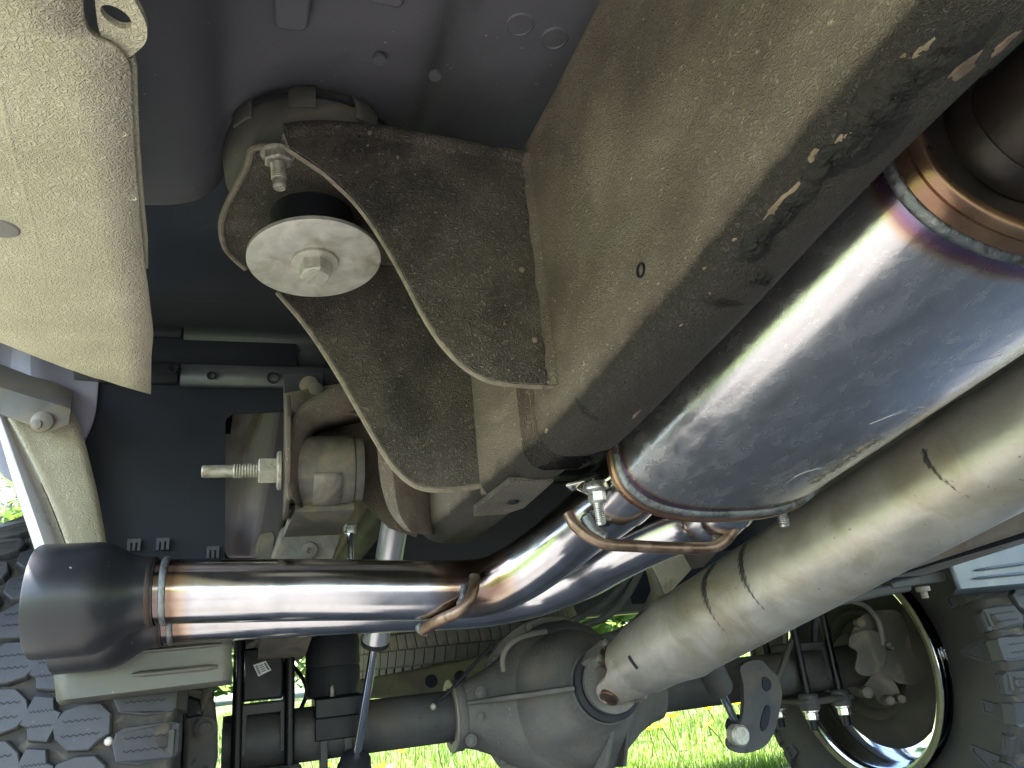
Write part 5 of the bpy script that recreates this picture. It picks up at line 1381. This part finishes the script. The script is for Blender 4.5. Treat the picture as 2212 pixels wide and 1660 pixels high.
# ------------------------------------------------------------------ spare tyre
sp = thing('spare_wheel', 'grey spare tyre slung flat under the bed behind the axle', 'spare wheel', (.64, 2.47, .56))
o = Vector((.64, 2.47, .56))
prof = [(.22, -.1), (.28, -.11), (.33, -.105), (.352, -.085), (.357, -.06), (.36, 0), (.357, .06), (.352, .085), (.33, .105), (.28, .11), (.22, .1)]
st_ = MB().add(lathe(prof, o, (0, 0, 1), 96, caps=False)).build('tyre', MT['sidewall'], sp, angle=60)
def sblk(poly):
    V = []
    for h in (.354, .3655):
        for u, v in poly:
            a = u / .36
            V.append(Vector((math.sin(a) * (h - .25 * abs(v) ** 1.0 * .0 - (.012 if abs(v) > .075 else 0)), -math.cos(a) * (h - (.012 if abs(v) > .075 else 0)), v)))
    n = len(poly)
    F = [(j, (j + 1) % n, n + (j + 1) % n, n + j) for j in range(n)] + [tuple(n + j for j in range(n))]
    me = bpy.data.meshes.new('tread_rib'); me.from_pydata([tuple(p) for p in V], [], F); me.materials.append(MT['spare'])
    bm = bmesh.new(); bm.from_mesh(me); bmesh.ops.recalc_face_normals(bm, faces=bm.faces); bm.to_mesh(me); bm.free()
    return me
sm = [sblk([(-.013, -.088), (.010, -.088), (.013, -.07), (.016, -.045), (-.008, -.045), (-.010, -.07)]), sblk([(-.014, -.040), (.0135, -.040), (.021, .0), (-.0065, .0)]), sblk([(-.0065, .004), (.021, .004), (.0135, .043), (-.014, .043)]), sblk([(-.014, .048), (.012, .048), (.016, .088), (-.01, .088)])]
for k in range(-21, 22):
    for i, me in enumerate(sm):
        b = bpy.data.objects.new('tread_rib', me); COL.objects.link(b); b.parent = st_
        b.rotation_euler = (0, 0, k * .084 + .02 * i)
rb = MB()
rb.add(lathe([(.225, -.098), (.235, -.1), (.232, -.09), (.2, -.085), (.19, -.06), (.16, -.055), (.12, -.075), (.06, -.07), (.001, -.07)], o, (0, 0, 1), 72)).build('rim', MT['olive'], sp, angle=50)
for k in range(12):
    a = PI2 * k / 12
    p = o + Vector((math.cos(a) * .165, math.sin(a) * .165, -.0568))
    MB().add(lathe([(.017, .002), (.017, -.003), (.0145, -.003), (.0145, .0015), (.0005, .0015)], p, (0, 0, 1), 18)).build('vent_hole', MT['liner'], sp)
# dusty olive plate added to stand in for the spare rim's underside
hb_ = thing('rim_stand_in', 'dusty olive plate standing in for the spare rim, with two dark holes', 'rim stand-in', (.6, 2.05, .46))
bp_ = [at(x, y, Y=2.02) for x, y in [(770, 1470), (900, 1446), (1060, 1412), (1300, 1370), (1300, 1420), (1060, 1490), (900, 1504), (770, 1512)]]
make('beam', *plate(bp_, (0, .06, 0)), MT['olive'], hb_, bevel=.006)
for px, py in ((932, 1472), (994, 1463)):
    MB().add(lathe([(.016, .006), (.016, -.001), (.0145, -.0015), (.0005, -.0012)], at(px, py, Y=2.018), (0, 1, 0), 24)).build('rim_hole', MT['liner'], hb_)

# ------------------------------------------------------------------ hoses and small hardware
def hose(label, pts, r, m='hose', cat='hose', name='brake_hose'):
    o_ = make(name, *tube(spline([at(x, y, Y=yy) for x, y, yy in pts], 8), r, 12), MT[m], None)
    return tag(o_, label, cat)
hose('thick dusty hose curving round below the pipe bend above the axle housing', [(1080, 1395, 1.62), (1180, 1384, 1.55), (1270, 1386, 1.5), (1340, 1370, 1.48), (1390, 1330, 1.46), (1416, 1280, 1.45), (1424, 1235, 1.45)], .011)
hose('thin hose crossing the gap between pipe bend and driveshaft', [(1230, 1360, 1.6), (1300, 1338, 1.58), (1345, 1300, 1.56), (1380, 1240, 1.55), (1392, 1200, 1.55)], .0075)
hose('upper thin hose just under the polished pipe bend', [(1180, 1366, 1.7), (1260, 1330, 1.7), (1320, 1290, 1.7), (1370, 1230, 1.7)], .008)
hose('thin cable running down the side of the axle housing in front of the spare tyre', [(1068, 1390, 1.5), (1020, 1440, 1.5), (975, 1490, 1.5), (940, 1520, 1.5)], .0035, 'rubber', 'cable', 'axle_cable')
hose('thin black cable beside the black helper spring', [(634, 1440, 1.62), (656, 1470, 1.6), (662, 1500, 1.6), (646, 1540, 1.58)], .004, 'rubber', 'cable', 'axle_cable')
hose('dark hose dropping behind the driveshaft to the far spring', [(1716, 1370, 1.5), (1704, 1400, 1.48), (1690, 1440, 1.46), (1676, 1470, 1.45)], .006, 'axle')
cb = thing('carrier_bracket', 'pale steel bracket curving down between the pipe bend and the driveshaft', 'bracket', at(1415, 1280, Y=1.4))
L_ = spline([at(x, y, Y=1.4) for x, y in [(1386, 1200), (1400, 1245), (1412, 1300), (1420, 1350)]], 5)
R_ = spline([at(x, y, Y=1.38) for x, y in [(1408, 1190), (1424, 1245), (1436, 1300), (1430, 1352)]], 5)
make('strap', *grid([[a, a.lerp(b, .5) + Vector((0, -.01, 0)), b] for a, b in zip(L_, R_)]), MT['greyplastic'], cb, solid=.004)
cs = thing('cross_shield', 'cream dusty sheet metal plate behind the driveshaft, below the hanger rod', 'heat shield', at(1440, 1240, Y=1.25))
make('plate', *plate([at(x, y, Y=1.25) for x, y in [(1396, 1150), (1470, 1150), (1478, 1200), (1494, 1230), (1440, 1290), (1424, 1250), (1404, 1214)]], (0, .004, 0)), MT['cream'], cs, bevel=.001)
make('fold', *plate([at(x, y, Y=1.25) for x, y in [(1470, 1150), (1590, 1150), (1520, 1225), (1494, 1230), (1478, 1200)]], (0, .004, .0)), MT['rail'], cs, bevel=.001)
gb = thing('guide_bolt', 'thin shiny bolt hanging behind the spring clamp above the polished pipe', 'bolt', at(757, 1170, Y=1.15))
MB().add(tube([at(756, 1150, Y=1.15), at(758, 1215, Y=1.15)], .0045, 10)).build('shank', MT['chrome'], gb)
MB().add(lathe([(.009, 0), (.0095, .003), (.0095, .012), (.008, .014)], at(756, 1152, Y=1.15), (0, 0, 1), 6)).build('nut', MT['brightzinc'], gb, angle=25)
